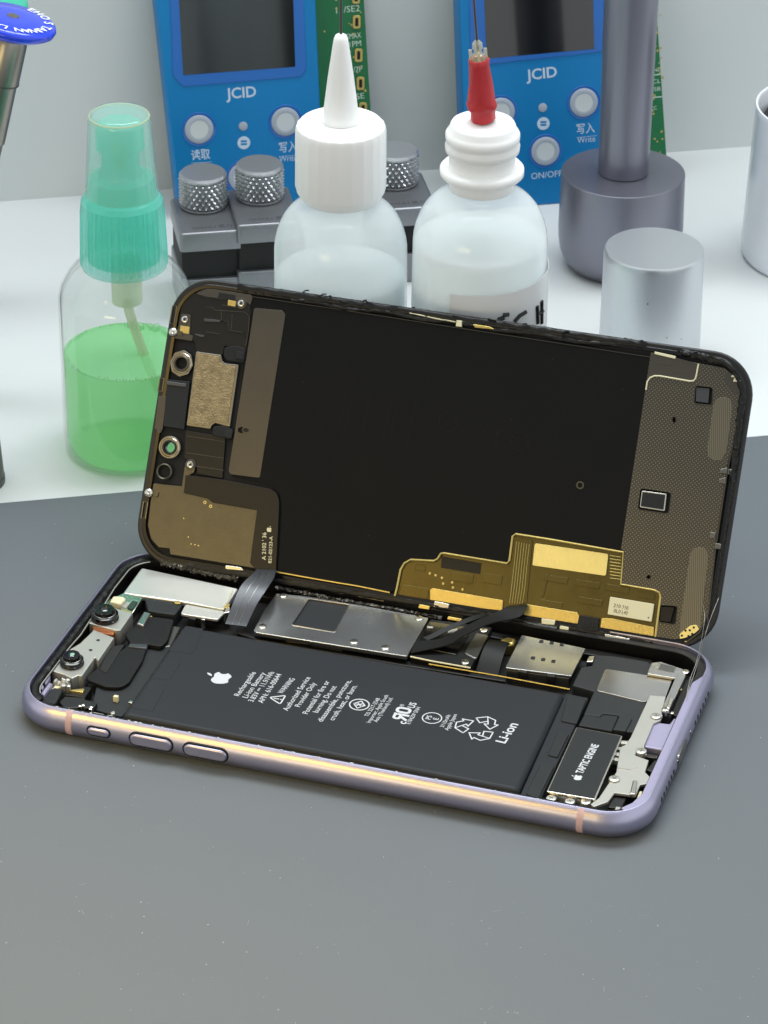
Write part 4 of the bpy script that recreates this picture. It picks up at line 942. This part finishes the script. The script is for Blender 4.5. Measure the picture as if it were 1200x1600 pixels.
for q in ([(650, 881), (665, 884), (664, 893), (648, 890)], [(705, 893), (740, 898), (738, 912), (703, 907)], [(755, 895), (785, 900), (783, 915), (753, 910)], [(628, 913), (670, 920), (668, 938), (622, 929)], [(845, 935), (858, 896), (858, 897), (850, 930)], [(852, 897), (888, 903), (886, 913), (850, 907)], [(900, 905), (938, 911), (936, 921), (899, 915)], [(948, 912), (984, 918), (982, 929), (946, 922)], [(904, 932), (942, 938), (940, 948), (902, 942)], [(844, 936), (880, 942), (877, 953), (842, 947)], [(998, 924), (1024, 928), (1022, 938), (997, 934)]):
    dl('component_bump', M['gflex'], q, -.55, -.8, .08, .2, parent=rf)
for p in ((671, 896), (690, 903), (692, 912), (706, 910), (707, 918), (722, 921), (680, 899)):
    u, v = D.px(*p); MB().cyl(u, v, -.8, -.5, .35, 12, .1).build('solder_dot', M['gold'], rf)
lc = dl('memory_chip', M['cream'], ZE((516, 590), (782, 634), (766, 742), (500, 696)), .05, -.8, .08, .2)
mb = MB()
for body, a, c, h in (('210', (538, 640), (580, 648), .9), ('0L0', (538, 672), (580, 680), .9), ('710', (590, 652), (625, 658), .9), ('L40', (588, 682), (622, 688), .9)):
    dtext(mb, body, ZE(a)[0], ZE(c)[0], h, .07)
u, v = D.px(*ZE((748, 716))[0]); mb.plate(circ(u, v, .18, 10), .06, .08)
mb.build('chip_printing', M['brown'], lc, smooth=False)
dl('black_connector', M['void'], ZE((330, 700), (450, 720), (440, 800), (310, 785)), .1, -.8, .1, .3)
for k in range(6): dl('connector_pin', M['tab'], ZE((355+14*k, 738), (363+14*k, 740), (355+14*k, 778), (347+14*k, 776)), .2, -.2, .05)

# loose hair-thin antenna wires hanging from the display corner into the body
wires = MB()
def wpath(px, a0, a1):
    k0 = depth(D.o+D.ux*D.px(*px[0], .4)[0]+D.uy*D.px(*px[0], .4)[1]+D.n*.4)-a0; k1 = depth(gp(*px[-1], 5.5))
    n = len(px)-1; return [tuple(CAM+ray(*e)*(k0*(1-i/n)+k1*i/n)) for i, e in enumerate(px)]
for pts in ([(1098, 943), (1101, 965), (1096, 1000), (1088, 1035), (1078, 1062), (1072, 1092), (1068, 1112)], [(1123, 934), (1112, 962), (1104, 985), (1094, 1022), (1084, 1055), (1076, 1078), (1070, 1108)], [(1104, 955), (1106, 974), (1098, 1010), (1090, 1040)]):
    wires.tube(smooth_path(wpath(pts, .3, 0), 4), .05, 6)
tag(wires.build('loose_wire', M['needle']), 'hair-thin loose wires hanging at the right corner between display and phone body', 'wire')

# ------------------------------------------------------------------ bench things behind the phone
class Up:
    """an upright round thing standing at G: photo rows -> heights, photo radii -> millimetres"""
    def __init__(s, px, row, z=DZ, y=None):
        if y is None: s.G = gp(px, row, z)
        else:
            r_ = ray(px, row); k = (y-CAM.y)/r_.y; p = CAM+r_*k; s.G = Vector((p.x, p.y, z))
        s.px0 = px
    def z(s, row): return hz(s.G, row)-s.G.z
    def r(s, rpx, row): return rpx*depth((s.G.x, s.G.y, s.z(row)+s.G.z))/FPX
    def prof(s, *rows): return [(s.r(rp, row), s.z(row)) for row, rp in rows]
def shell(p, t):
    """outer profile -> closed thin shell (outer then inner, open top)"""
    return p+[(max(.05, r-t), z) for r, z in reversed(p)]

# ---- spray bottle with green liquid
U = Up(204, 699); sb = empty('spray_bottle', U.G, 'clear spray bottle half full of green liquid, teal pump under a clear cap', 'spray bottle')
pb = U.prof((691, 101), (670, 103.5), (461, 105), (450, 102.5), (440, 97), (430, 91), (420, 83), (408, 70), (398, 62), (390, 61))
rb_ = pb[0][0]
MB().lathe([(rb_*.3, 1.3), (rb_*.72, .5), (rb_*.86, 0.05), (rb_*.95, .5)]+pb+[(r-.5, z) for r, z in reversed(pb)]+[(rb_*.9, 1.2), (rb_*.5, 2.0), (0, 2.2)], 64, closed=False).build('bottle', M['clear'], sb, 60)
zs = U.z(549); ri = pb[2][0]-.75
MB().lathe([(0, 2.3), (rb_*.5, 2.1), (rb_*.88, 1.3), (ri-.6, 2.6), (ri, 5), (ri, zs), (ri-.25, zs-.35), (ri*.9, zs-.5), (0, zs-.5)], 64, closed=False).build('green_liquid', M['liquid'], sb, 60)
rg = random.Random(8); mb = MB()
for i in range(120):
    a = 2*math.pi*i/120; r_ = rg.uniform(.16, .36); rr = ri-.3-rg.uniform(0, .6)
    mb.lathe([(r_*math.sin(t), -r_*math.cos(t)) for t in [math.pi*k/5 for k in range(6)]], 7, mi=0, closed=False, xf=T(rr*math.cos(a), rr*math.sin(a), zs-.1+rg.uniform(-.2, .3)))
for i in range(24):
    a = math.radians(rg.uniform(40, 120)); rr = ri-rg.uniform(.8, 2.5); r_ = rg.uniform(.4, 1.2)
    mb.lathe([(r_*math.sin(t), -r_*math.cos(t)) for t in [math.pi*k/5 for k in range(6)]], 9, closed=False, xf=T(rr*math.cos(a), rr*math.sin(a), zs+.2))
mb.build('bubble_ring', M['foam'], sb, 60)
pc = U.prof((414, 66), (408, 68.5), (330, 66), (312, 64.5), (305, 60), (302, 56))
rib = lambda a, z: 1+0.010*(1 if math.sin(a*46) > 0 else -1) if pc[1][1] < z < pc[2][1]+.1 else 1
zz = [pc[0], pc[1]]+[(pc[1][0]+(pc[2][0]-pc[1][0])*k/3, pc[1][1]+(pc[2][1]-pc[1][1])*k/3) for k in (.05, 1, 2, 2.95)]+pc[2:]
MB().lathe(zz, 184, rmod=rib, closed=False).build('screw_collar', M['tealclear'], sb, 20)
MB().lathe(U.prof((402, 57), (312, 56)), 48, closed=True).build('collar_core', M['pump'], sb)
MB().lathe(U.prof((302, 54), (288, 53), (276, 50), (272, 34), (262, 30), (232, 30), (229, 39), (200, 38), (192, 33), (191, 0)), 48, closed=False).build('pump_head', M['pump'], sb)
MB().lathe(U.prof((262, 11), (228, 11)), 20).build('pump_stem', M['tube'], sb)
cp = U.prof((301, 58.5), (296, 58), (250, 54), (188, 49.5), (181, 48), (177, 45), (176, 38), (177.5, 30), (178, 0))
MB().lathe(cp+[(max(0, r-.5), z-.5) for r, z in reversed(cp[:-2])], 64, closed=False).build('clear_cap', M['clearcap'], sb, 50)
rim_r, rim_z = cp[4][0]-.2, cp[4][1]
MB().tube([(rim_r*math.cos(2*math.pi*i/48), rim_r*math.sin(2*math.pi*i/48), rim_z) for i in range(48)], .28, 6, closed=True).build('cap_edge_highlight', M['tube'], sb)  # pale ring added as the bright highlight along the cap edge
z0, z1 = U.z(405), U.z(470)
tb2 = MB(); tb2.cyl(.5, 0, z1, z0, 4.0, 24, .5); tb2.tube(smooth_path([(.5, 0, z1), (1.5, 0, z1-5), (6, 2, z1-22), (10, 3, 12), (11, 3, 4)], 4), 1.3, 10)
tb2.build('dip_tube', M['tube'], sb)

# ---- two squeeze bottles; the display leans on them
def squeeze(px, label, y, rows, top):
    V = Up(px, 640, DZ, y); e = empty('squeeze_bottle', V.G, label, 'squeeze bottle', 'milky squeeze bottles behind the display')
    body = V.prof(*rows); R0 = body[0][0]
    full = [(R0-1.5, 0.05), (R0-.4, .5), (R0, 1.8)]+body
    MB().lathe([(0, .05)]+full, 72, closed=False).build('bottle', M['ldpe'], e, 50)
    zf = V.z(top); MB().lathe([(0, 1.0), (R0-1.6, 1.0), (R0-.9, 2.2), (R0-.8, zf-.3), (R0-1.1, zf), (0, zf)], 64, closed=False).build('fluid', M['fluid'], e, 50)
    return V, e, R0
YB = 126.6
V, e, R0 = squeeze(532, 'left milky squeeze bottle with a ribbed cap and tall cone nozzle tipped by a needle', YB, ((560, 104), (384, 104), (372, 102.5), (360, 99.5), (348, 94.5), (337, 88), (328, 80), (320, 70), (313, 60), (309, 54), (306, 50.5), (297, 50)), 425)
cap = V.prof((308, 60), (304, 64), (296, 69), (290, 70.5), (203, 70.5), (196, 69), (191, 64), (189, 52), (189, 0))
MB().lathe(cap, 144, rmod=lambda a, z: 1+(.012 if math.sin(a*24) > .2 else 0) if cap[2][1] < z < cap[5][1]+.01 else 1, closed=False).build('ribbed_cap', M['ldpecap'], e, 25)
MB().lathe(V.prof((191, 30.5), (186, 29), (120, 20.5), (68, 12.5), (60, 11), (55, 8.5), (53, 5), (52.5, 0)), 40, closed=False).build('cone_nozzle', M['ldpecap'], e, 40)
MB().lathe(V.prof((60, 2.3), (-90, 2.3)), 12).build('needle', M['needle'], e)

V, e, R0 = squeeze(744, 'right milky squeeze bottle, uncapped, with a paper label and a needle in red sleeving', YB+1.6, ((560, 105.5), (375, 105.5), (360, 104), (348, 101), (336, 96), (324, 89), (314, 80), (306, 70), (300, 60), (295, 54), (291, 50), (275, 50)), 372)
nk = V.prof((292, 51), (276, 51), (273, 63), (270, 66), (262, 66), (259, 63), (258, 52), (238, 52), (236, 55), (234, 58), (226, 59), (221, 56.5), (218, 56.5), (215, 58.5), (208, 58.5), (204, 56), (201, 52.5), (195, 51.5), (191, 49), (189, 40), (189, 0))
MB().lathe(nk, 72, closed=False).build('threaded_neck', M['ldpecap'], e, 50)
# sleeve assembly leans a little to the right
zb = V.z(186); tl = Matrix.Translation((0, 0, zb)) @ Matrix.Rotation(math.radians(5.5), 4, wn.cross(Vector((0, 0, 1))).cross(Vector((0, 0, 1)))) @ Matrix.Translation((0, 0, -zb))
rk = random.Random(4); cr = [rk.uniform(-.04, .04) for _ in range(24)]
MB().lathe(V.prof((187, 19.5), (170, 19.5), (166, 23), (160, 23.5), (155, 22), (150, 20.5), (130, 19), (100, 16.5), (92, 16), (90.5, 14), (94, 12)), 40, xf=tl, closed=False, rmod=lambda a, z: 1+.05*math.sin(3*a+z*.9)+.03*math.sin(7*a-z*2)+.03*math.sin(z*2.6)).build('red_sleeve', M['red'], e, 60)
mb = MB(); mb.lathe(V.prof((96, 11), (84, 10), (82, 6.5), (76, 6.5), (74, 8.5), (66, 8), (63, 5), (61, 3)), 24, xf=tl, closed=True)
for a in (0.4, 2.0, 3.5, 5.1):
    mb.box(V.r(9, 90), -.35, V.z(97), V.r(14.5, 90), .35, V.z(75), .15, xf=tl @ Matrix.Rotation(a, 4, 'Z'))
mb.build('needle_hub', M['hub'], e)
MB().lathe(V.prof((80, 2.2), (-90, 2.0)), 12, xf=tl).build('needle', M['needle'], e)
# wrap-round label with black marker strokes
def cylpt(V, R_, x, y):
    d_ = ray(x, y); o_ = CAM-V.G; A = d_.x**2+d_.y**2; B = 2*(o_.x*d_.x+o_.y*d_.y); C_ = o_.x**2+o_.y**2-R_**2
    q = B*B-4*A*C_
    if q < 0: return None
    t = (-B-math.sqrt(q))/(2*A); p = o_+d_*t; return math.atan2(p.y, p.x), p.z
a0, zl0 = cylpt(V, R0, 704, 459); a1, zl1 = cylpt(V, R0, 846, 434)
def cylpatch(mb, R_, t0, t1, zb0, zb1, zt0, zt1, n=24):
    vs = []; fs = []
    for i in range(n+1):
        k = i/n; t = t0+(t1-t0)*k
        for RR in (R_, R_-.12):
            vs += [(RR*math.cos(t), RR*math.sin(t), zb0+(zb1-zb0)*k), (RR*math.cos(t), RR*math.sin(t), zt0+(zt1-zt0)*k)]
    for i in range(n):
        j = i*4; fs += [(j, j+4, j+5, j+1), (j+3, j+7, j+6, j+2), (j+1, j+5, j+7, j+3), (j, j+2, j+6, j+4)]
    mb.add(vs, fs)
mb = MB(); ex = (a1-a0)*1.5; cylpatch(mb, R0+.15, a0, a0+ex, zl0-24, zl0-24+(zl1-zl0)*1.5, zl0, zl0+(zl1-zl0)*1.5)
lb = mb.build('paper_label', M['label'], e, 60)
mb = MB()
for px in ([(778, 499), (788, 496)], [(786, 492), (795, 491)], [(804, 502), (812, 493), (822, 487)], [(840, 505), (839, 478)], [(846, 505), (846, 470)], [(838, 492), (848, 486)], [(800, 512), (822, 508)], [(780, 505), (776, 520), (792, 530)]):
    P = [cylpt(V, R0+.2, *q) for q in px]; P = [(R0+.2, *p) for p in P if p]
    if len(P) > 1: mb.tube([(r*math.cos(t), r*math.sin(t), z) for r, t, z in P], .55, 6)
mb.build('marker_writing', M['marker'], lb)

# ---- dark stand with a pole, silver cap, white cup
U = Up(967, 413); st = empty('pole_stand', U.G, 'gunmetal round stand with a thick upright pole', 'stand')
bp2 = U.prof((418, 0), (418, 55), (415, 68), (408, 80), (398, 88), (386, 93.5), (370, 96.5), (350, 97.5), (271, 97), (269.2, 96.6), (268.3, 95.6), (268, 0))
MB().lathe([(r, max(0.0, z)) for r, z in bp2], 72, closed=False).build('base', M['gunmetal'], st, 30)
MB().lathe(U.prof((267, 39.5), (0, 42.5), (-160, 45)), 56).build('pole', M['gunmetal'], st, 30)
U = Up(1013, 566); sc_ = empty('metal_cap', U.G, 'small plain silver aluminium cap standing on the desk behind the display', 'metal cap')
mp = U.prof((566, 79), (400, 78.5), (391, 78.0), (389, 77.2), (388, 76), (388, 0))
MB().lathe(mp, 72, closed=False).build('cap_shell', M['alu'], sc_, 30)
mb = MB()
for px in ((1012, 475, .35), (995, 470, .12), (1058, 500, .15), (1065, 530, .2), (1042, 528, .25)):
    q = cylpt(U, mp[0][0]+.02, px[0], px[1])
    if q: mb.plate(circ(0, 0, px[2], 8, px[2]*.5), 0, .03, xf=Matrix.Translation((mp[0][0]*math.cos(q[0]), mp[0][0]*math.sin(q[0]), q[1])) @ Matrix.Rotation(q[0], 4, 'Z') @ Matrix.Rotation(math.pi/2, 4, 'Y'))
mb.build('scuff_mark', M['engrave'], sc_)
U = Up(1283, 398); cu = empty('cup', U.G, 'white enamel cup holding a black sponge at the right edge', 'cup')
cpf = U.prof((400, 116), (396, 122), (388, 125.5), (375, 126), (175, 120.5), (168, 121), (165, 120), (165, 117), (168, 115.5), (240, 117), (380, 118), (384, 0))
MB().lathe([(0, 0), (cpf[0][0], 0)]+[(r, max(0, z)) for r, z in cpf], 80, closed=False).build('cup_wall', M['ceramic'], cu, 40)
zb = U.z(186); spg = MB()
spg.lathe([(0, 2), (cpf[4][0]*.92, 2), (cpf[4][0]*.92, zb-2), (cpf[4][0]*.88, zb), (0, zb+1)], 48, closed=False)
tag(spg.build('sponge', M['char'], None), 'black sponge filling the white cup', 'sponge').location = U.G*S
M_ = None

# ---- knurled clamps
def make_clamp(label, px, row, zt):
    g = gp(px, row, zt)
    e = empty('clamp', (g.x, g.y, DZ), label, 'clamp', 'knurled clamps on the desk', WA-math.radians(1))
    h = zt-DZ
    MB().plate(rrect(0, -6.2, 18.0, 24.5, 1.2, 4), h-5.6, h, .7).build('jaw_plate', M['jaw'], e, 30)
    MB().plate(rrect(1, -6.2, 19, 22, .6, 3), h-14.5, h-5.6, 0).build('spacer_block', M['void'], e)
    MB().plate(rrect(1.0, -6.2, 20.0, 25, 1.4, 4), 0.02, h-14.5, .7).build('base_plate', M['jaw'], e, 30)
    kb = MB(); n = 24; R_ = 6.9; z0 = h+.35; rows = 6; Hh = 9.0
    kb.cyl(0, 0, h-1, z0+.1, 6.2, 32)
    prof_ = [(R_-.5, z0), (R_-.15, z0+.3)]
    MB_ = kb
    kb.lathe([(R_-.75, z0+.2), (R_-.75, z0+Hh-.4), (R_-.1, z0+Hh-.3), (R_-.1, z0+Hh+.2), (R_-.7, z0+Hh+.9), (0, z0+Hh+.9)], 48, closed=False)
    kb.lathe([(R_-1.2, z0-.1), (R_-.1, z0), (R_-.1, z0+.45), (R_-.6, z0+.5)], 48, closed=False)
    for r_ in range(rows):
        for k in range(n):
            a = 2*math.pi*(k+.5*(r_ % 2))/n; zc = z0+.5+(r_+.5)*(Hh-.9)/rows; hz_ = (Hh-.9)/rows*.5; ha = math.pi/n*.98
            c0 = (R_-.75); c1 = R_+.25
            P = lambda rr, aa, z: (rr*math.cos(aa), rr*math.sin(aa), z)
            kb.add([P(c0, a-ha, zc-hz_), P(c0, a+ha, zc-hz_), P(c0, a+ha, zc+hz_), P(c0, a-ha, zc+hz_), P(c1, a, zc)], [(0, 1, 4), (1, 2, 4), (2, 3, 4), (3, 0, 4)])
    kb.build('knurled_knob', M['aluside'], e, 12)
    tx = MB(); tx.text('QIANLI \u6f5c\u529b', T(0.5, -15.6, h), .03, height=1.5, width=11.5, bold=.02); tx.build('engraving', M['engrave'], e, smooth=False)
    return e
make_clamp('silver clamp with a knurled knob, leftmost of the row, nearest the spray bottle', 318, 320, 25)
make_clamp('silver clamp with a knurled knob, between the leftmost clamp and the milky bottle', 406, 307, 27)
make_clamp('silver clamp with a knurled knob seen between the two milky bottles', 617, 284, 22)

# ---- two blue programmers leaning near the wall
def device(label, pbl, lean, roll, f):
    o = gp(*pbl, DZ)
    ux = (Matrix.Rotation(roll, 4, wn) @ wd); up = Vector((0, 0, 1))*math.cos(lean)+wn*math.sin(lean)
    up = Matrix.Rotation(roll, 4, wn) @ up
    P = Plane(o, ux, up); e = empty('programmer', (0, 0, 0), label, 'programmer', 'blue programmers leaning by the wall', mw=P.mat())
    return P, e
def dev_common(P, e, body, bez, scrn, logo, buttons, dots, syms, texts, pcb, th=9.0):
    q = lambda pts, w=0.0: ccw([P.px(x, y, w) for x, y in pts])
    hs = MB().plate(rnd(q(body), 1.6), -th, 0, .7).build('housing', M['devblue'], e, 30)
    MB().plate(rnd(q(bez), 2.2), -.5, .35, .3).build('screen_bezel', M['bezel'], e)
    MB().plate(rnd(q(scrn), .3), -.2, .42, .03).build('screen', M['screen'], e)
    mb = MB()
    def tx(body, a, c, h, bold=.01):
        A, C_ = Vector(P.px(*a)), Vector(P.px(*c)); dd = C_-A
        mb.text(body, Matrix.Translation(((A.x+C_.x)/2, (A.y+C_.y)/2, .03)) @ Matrix.Rotation(math.atan2(dd.y, dd.x), 4, 'Z') @ Matrix.Translation((0, -h/2, 0)), .02, height=h, width=dd.length, bold=bold)
    for t in logo+texts: tx(*t)
    for (x, y) in syms:
        u, v = P.px(x, y); mb.plate(circ(u, v, 1.95, 28), 0, .05, 0, [rnd(rect(u-.95, v+.12, u+.95, v+.75), .2, 2), rnd(rect(u-.95, v-.75, u+.95, v-.12), .2, 2)])
    mb.build('panel_printing', M['print'], e, smooth=False)
    for x, y, r in buttons:
        u, v = P.px(x, y); R_ = r*depth(P.o)/FPX
        MB().lathe([(R_+.9, .02), (R_+.75, .25), (R_+.1, .06), (R_, -.3)], 40, (u, v), closed=False).build('button_collar', M['bezel'], e)
        bt_ = MB().lathe([(R_, -.4), (R_, .25), (R_*.95, .45), (R_*.7, .5), (R_*.64, .42)], 40, (u, v), closed=False).build('button', M['button'], e, 50)
        MB().lathe([(R_*.64, .42), (R_*.3, .36), (0, .35)], 32, (u, v), closed=False).build('button_centre', M['buttonc'], bt_, 50)
    for x, y in dots:
        u, v = P.px(x, y); MB().cyl(u, v, -.2, .3, 1.35, 24, .2).build('indicator', M['button'], e)
    pb_ = MB().plate(rnd(q(pcb['poly'], -th+1.2), .8), -th-.6, -th+1.2, .1).build('circuit_board', M['pcb'], e)
    mb = MB(); w_ = -th+1.25
    for body_, a, c, h in pcb['text']:
        A, C_ = Vector(P.px(*a, w_)), Vector(P.px(*c, w_)); dd = C_-A
        mb.text(body_, Matrix.Translation(((A.x+C_.x)/2, (A.y+C_.y)/2, w_)) @ Matrix.Rotation(math.atan2(dd.y, dd.x), 4, 'Z') @ Matrix.Translation((0, -h/2, 0)), .02, height=h, width=dd.length)
    for pts in pcb.get('lines', []):
        mb.strip([P.px(*p_, w_) for p_ in pts], .3, w_, .04)
    mb.build('board_printing', M['silk'], pb_, smooth=False)
    for x, y in pcb['conn']:
        u, v = P.px(x, y, w_); c_ = MB().plate(rrect(u, v, 2.4, 4.0, .6, 4), w_-.2, w_+.5, .1).build('board_connector', M['gold'], pb_)
        MB().plate(rrect(u, v, 1.0, 2.6, .3, 3), w_, w_+.56, .02).build('connector_slot', M['dark'], c_)
    rg_ = random.Random(3); mb = MB()
    for k in range(40):
        x, y = pcb['pads'](rg_); u, v = P.px(x, y, w_); mb.plate(circ(u, v, rg_.uniform(.2, .42), 10), w_-.1, w_+.03)
    mb.build('board_pads', M['gold'], pb_)
P1, e1 = device('blue programmer by the wall behind the two left clamps, with a glossy screen', (281, 345), math.radians(11), math.radians(2.0), 0)
dev_common(P1, e1, [(281, 345), (231, -110), (487, -140), (508, 330)],
    [(262, -90), (270, 118), (285, 136), (472, 120), (479, 108), (470, -110)], [(275, -80), (286, 117), (461, 104), (455, -95)],
    [('JCID', (353, 146), (400, 142), 3.3, .02)], [(311, 202, 22.5), (446, 190, 22.5), (379, 277, 22.5)], [(380, 197)], [(381, 223)],
    [('\u8bfb\u53d6', (299, 243), (328, 240), 2.6, .01), ('\u5199\u5165', (436, 231), (464, 228), 2.6, .01), ('_______', (299, 251), (331, 249), 1.2), ('_______', (436, 241), (468, 238), 1.2), ('Write', (436, 248), (464, 246), 1.9, .0)],
    dict(poly=[(300, 340), (250, -110), (560, -140), (588, 315)], text=[('11/SE2', (525, 16), (562, 12), 2.0), ('XSMAX', (535, 58), (564, 54), 1.8), ('11PM', (540, 70), (564, 67), 1.8), ('X/7P', (544, 110), (566, 107), 1.8), ('8/SE', (545, 152), (569, 149), 1.8)],
         conn=[(556, -5), (557, 34), (560, 86), (563, 130), (567, 170)], pads=lambda r: (r.uniform(505, 572), r.uniform(-10, 290))))
P2, e2 = device('blue programmer by the wall behind the pole stand, with a black screen', (729, 330), math.radians(11), math.radians(2.0), 0)
dev_common(P2, e2, [(729, 330), (714, -110), (958, -140), (968, 311)],
    [(730, -110), (735, 98), (742, 103), (950, 80), (944, -130)], [(752, -100), (760, 91), (928, 76), (924, -120)],
    [('JCID', (822, 117), (870, 111), 3.3, .02)], [(782, 175, 22.5), (912, 160, 22.5), (852, 236, 22.5)], [(848, 168)], [(849, 193)],
    [('\u5199\u5165', (901, 202), (929, 199), 2.6, .01), ('\u8bfb\u53d6', (768, 214), (797, 211), 2.6, .01), ('_______', (768, 222), (800, 220), 1.2), ('_______', (901, 211), (933, 208), 1.2), ('Write', (902, 219), (930, 216), 1.9, .0), ('ON/OFF', (830, 275), (878, 270), 2.0, .0)],
    dict(poly=[(745, 322), (730, -110), (1015, -150), (1045, 298)], text=[('SCL', (1014, 128), (1032, 126), 1.3), ('USB', (1014, 140), (1032, 138), 1.3), ('GND', (1014, 110), (1034, 108), 1.2), ('VCC', (1012, 170), (1026, 168), 1.2)],
         lines=[[(1014, 118), (1033, 116)], [(1012, 153), (1034, 151)], [(1018, 30), (1021, 50), (1014, 51)], [(1018, 68), (1022, 86), (1014, 87)], [(1013, 175), (1015, 204), (1008, 204)], [(1012, 218), (1014, 230)]], conn=[], pads=lambda r: (r.uniform(1005, 1036), r.uniform(0, 240))))

# ---- leaning metal tool with a blue disc top, and the teal one behind it
def disc_tool(label, base_px, top_px, kmul, m, letters):
    B0 = gp(*base_px, DZ); r_ = ray(*top_px); k = depth(B0)*kmul; Tp = CAM+r_*k
    ax = (Tp-B0); L = ax.length; q = ax.normalized().to_track_quat('Z', 'Y')
    mw = Matrix.Translation(B0*S) @ q.to_matrix().to_4x4()
    e = empty('disc_tool', (0, 0, 0), label, 'bench tool', 'disc-topped bench tools', mw=mw)
    kk = k/FPX; R_ = 31*kk
    MB().lathe([(R_*.85, .5), (R_*.85, L*.72), (R_*.93, L*.72+.3), (R_*.93, L-13), (R_, L-12.8), (R_, L-1.2), (R_*.9, L), (R_*.6, L), (R_*.55, L+1)], 56).build('barrel', M['chrome'], e, 30)
    MB().lathe([(R_*.86, L-13.0), (R_*1.02, L-12.9), (R_*1.02, L-12.5)], 56, closed=False).build('barrel_groove', M['grip'], e)
    MB().lathe([(R_*.7, L-.5), (R_*.95, L+.6), (R_*.8, L+1.6)], 40).build('neck', M['void'], e)
    D_ = 71*kk
    MB().lathe([(D_*.45, L+1.3), (D_*.85, L+1.5), (D_*.97, L+2.4), (D_, L+3.5), (D_*.97, L+4.4), (D_*.88, L+5.0), (D_*.4, L+5.3), (0, L+5.35)], 72, closed=False).build('disc', M[m], e, 40)
    MB().lathe([(D_*.14, L+5.2), (D_*.13, L+5.55), (D_*.09, L+5.6), (0, L+5.5)], 28, closed=False).build('centre_screw', M['chrome'], e)
    if letters:
        mb = MB(); x = (RT.dot(q @ Vector((1, 0, 0))), RT.dot(q @ Vector((0, 1, 0)))); a0_ = math.atan2(x[1], x[0])
        for ch, deg in letters:
            a = a0_+math.radians(deg); rr = D_*.70
            mb.text(ch, Matrix.Translation((rr*math.cos(a), rr*math.sin(a), L+5.16)) @ Matrix.Rotation(a+math.pi/2*(-1), 4, 'Z'), .06, height=2.5, bold=.02)
        mb.build('disc_lettering', M['white'], e, smooth=False)
    return e
disc_tool('leaning metal tool topped by a glossy blue disc with white lettering at the left edge', (-105, 620), (14, 55), .95, 'blue', list(zip('NAWIAT', (-75, -62, -48, -38, -28, -15)))+[('S', 8), ('O', 32), ('H', 50), ('E', 64)]+[('L', -98), ('A', -111), ('N', -126)])
disc_tool('second disc-topped metal tool with a teal disc, peeking out above the blue one', (-175, 470), (-30, 8), .955, 'teal', None)
U = Up(-42, 752); gf = empty('grip_foot', U.G, 'dark grey cylindrical tool foot cut by the left edge of the photo', 'tool foot')
MB().lathe(U.prof((756, 46), (753, 50), (744, 50), (743, 48.5), (742, 49), (660, 44), (560, 42), (556, 38), (556, 0)), 56, closed=False).build('foot', M['grip'], gf, 30)

# fine dust and lint on the mat, torn seal flakes on the front rim
rd = random.Random(77); mb = MB()
for k in range(260):
    g = gp(rd.uniform(0, 1200), rd.uniform(800, 1600), 0); r_ = rd.choice((.05, .06, .08, .1, .16))
    mb.plate([(g.x+r_*rd.uniform(.5, 1.3)*math.cos(a), g.y+r_*rd.uniform(.5, 1.3)*math.sin(a)) for a in (0, 1.1, 2.3, 3.4, 4.6, 5.5)], .002, .05)
for k in range(14):
    g = gp(rd.uniform(0, 1200), rd.uniform(1180, 1600), 0); a = rd.uniform(0, 6.3); P = []
    for i in range(6): P.append((g.x+i*.35*math.cos(a), g.y+i*.35*math.sin(a), .05)); a += rd.uniform(-.5, .5); g = Vector((P[-1][0]-i*.35*math.cos(a), P[-1][1]-i*.35*math.sin(a), 0))
    mb.tube(P, .025, 4)
tag(mb.build('dust', mat('pale_dust', (170, 172, 172), 0, 0.8)), 'fine pale dust specks and lint scattered over the grey mat', 'dust', kind='stuff')
mb = MB()
for k in range(34):
    x = rd.uniform(-hx+13, hx-16) if k > 16 else rd.uniform(-hx+12, -hx+45); y = -hy+rd.uniform(1.75, 2.1); L = rd.uniform(.12, .5)
    mb.plate(rnd([(x-L, y-.12), (x+L, y-.1), (x+L*.7, y+.15), (x-L*.6, y+.12)], .05), 7.15, 7.2+rd.uniform(.05, .22), .02)
mb.build('seal_flake', M['ink'], phone)

# small clips, springs and chips along the back wall under the display edge
for i in range(22):
    t = (i+.5)/22; x = 425+640*t+rd.uniform(-8, 8); y = 921+t*98+rd.uniform(-2, 3); wx = rd.uniform(5, 16); hh_ = rd.uniform(3, 7)
    pl('frame_clip', M[rd.choice(('nickel', 'gold', 'brown', 'black', 'darksteel', 'steel'))], [(x, y), (x+wx, y+wx*.15), (x+wx-2, y+wx*.15+hh_), (x-2, y+hh_)], rd.uniform(3.2, 4.6), 1.3, .15, .2)
for px in ((232, 962), (262, 968), (246, 985), (300, 965), (318, 968), (228, 1105), (205, 1098), (182, 1088), (1062, 1075), (1048, 1112), (1010, 1190), (1000, 1222)):
    g = b([px], 4.8)[0]; MB().box(g[0]-rd.uniform(.4, 1.1), g[1]-.45, 2.5, g[0]+rd.uniform(.4, 1.1), g[1]+.45, rd.uniform(4.4, 5.2), .12).build('chip', M[rd.choice(('nickel', 'cream', 'black', 'gold', 'darksteel'))], phone)
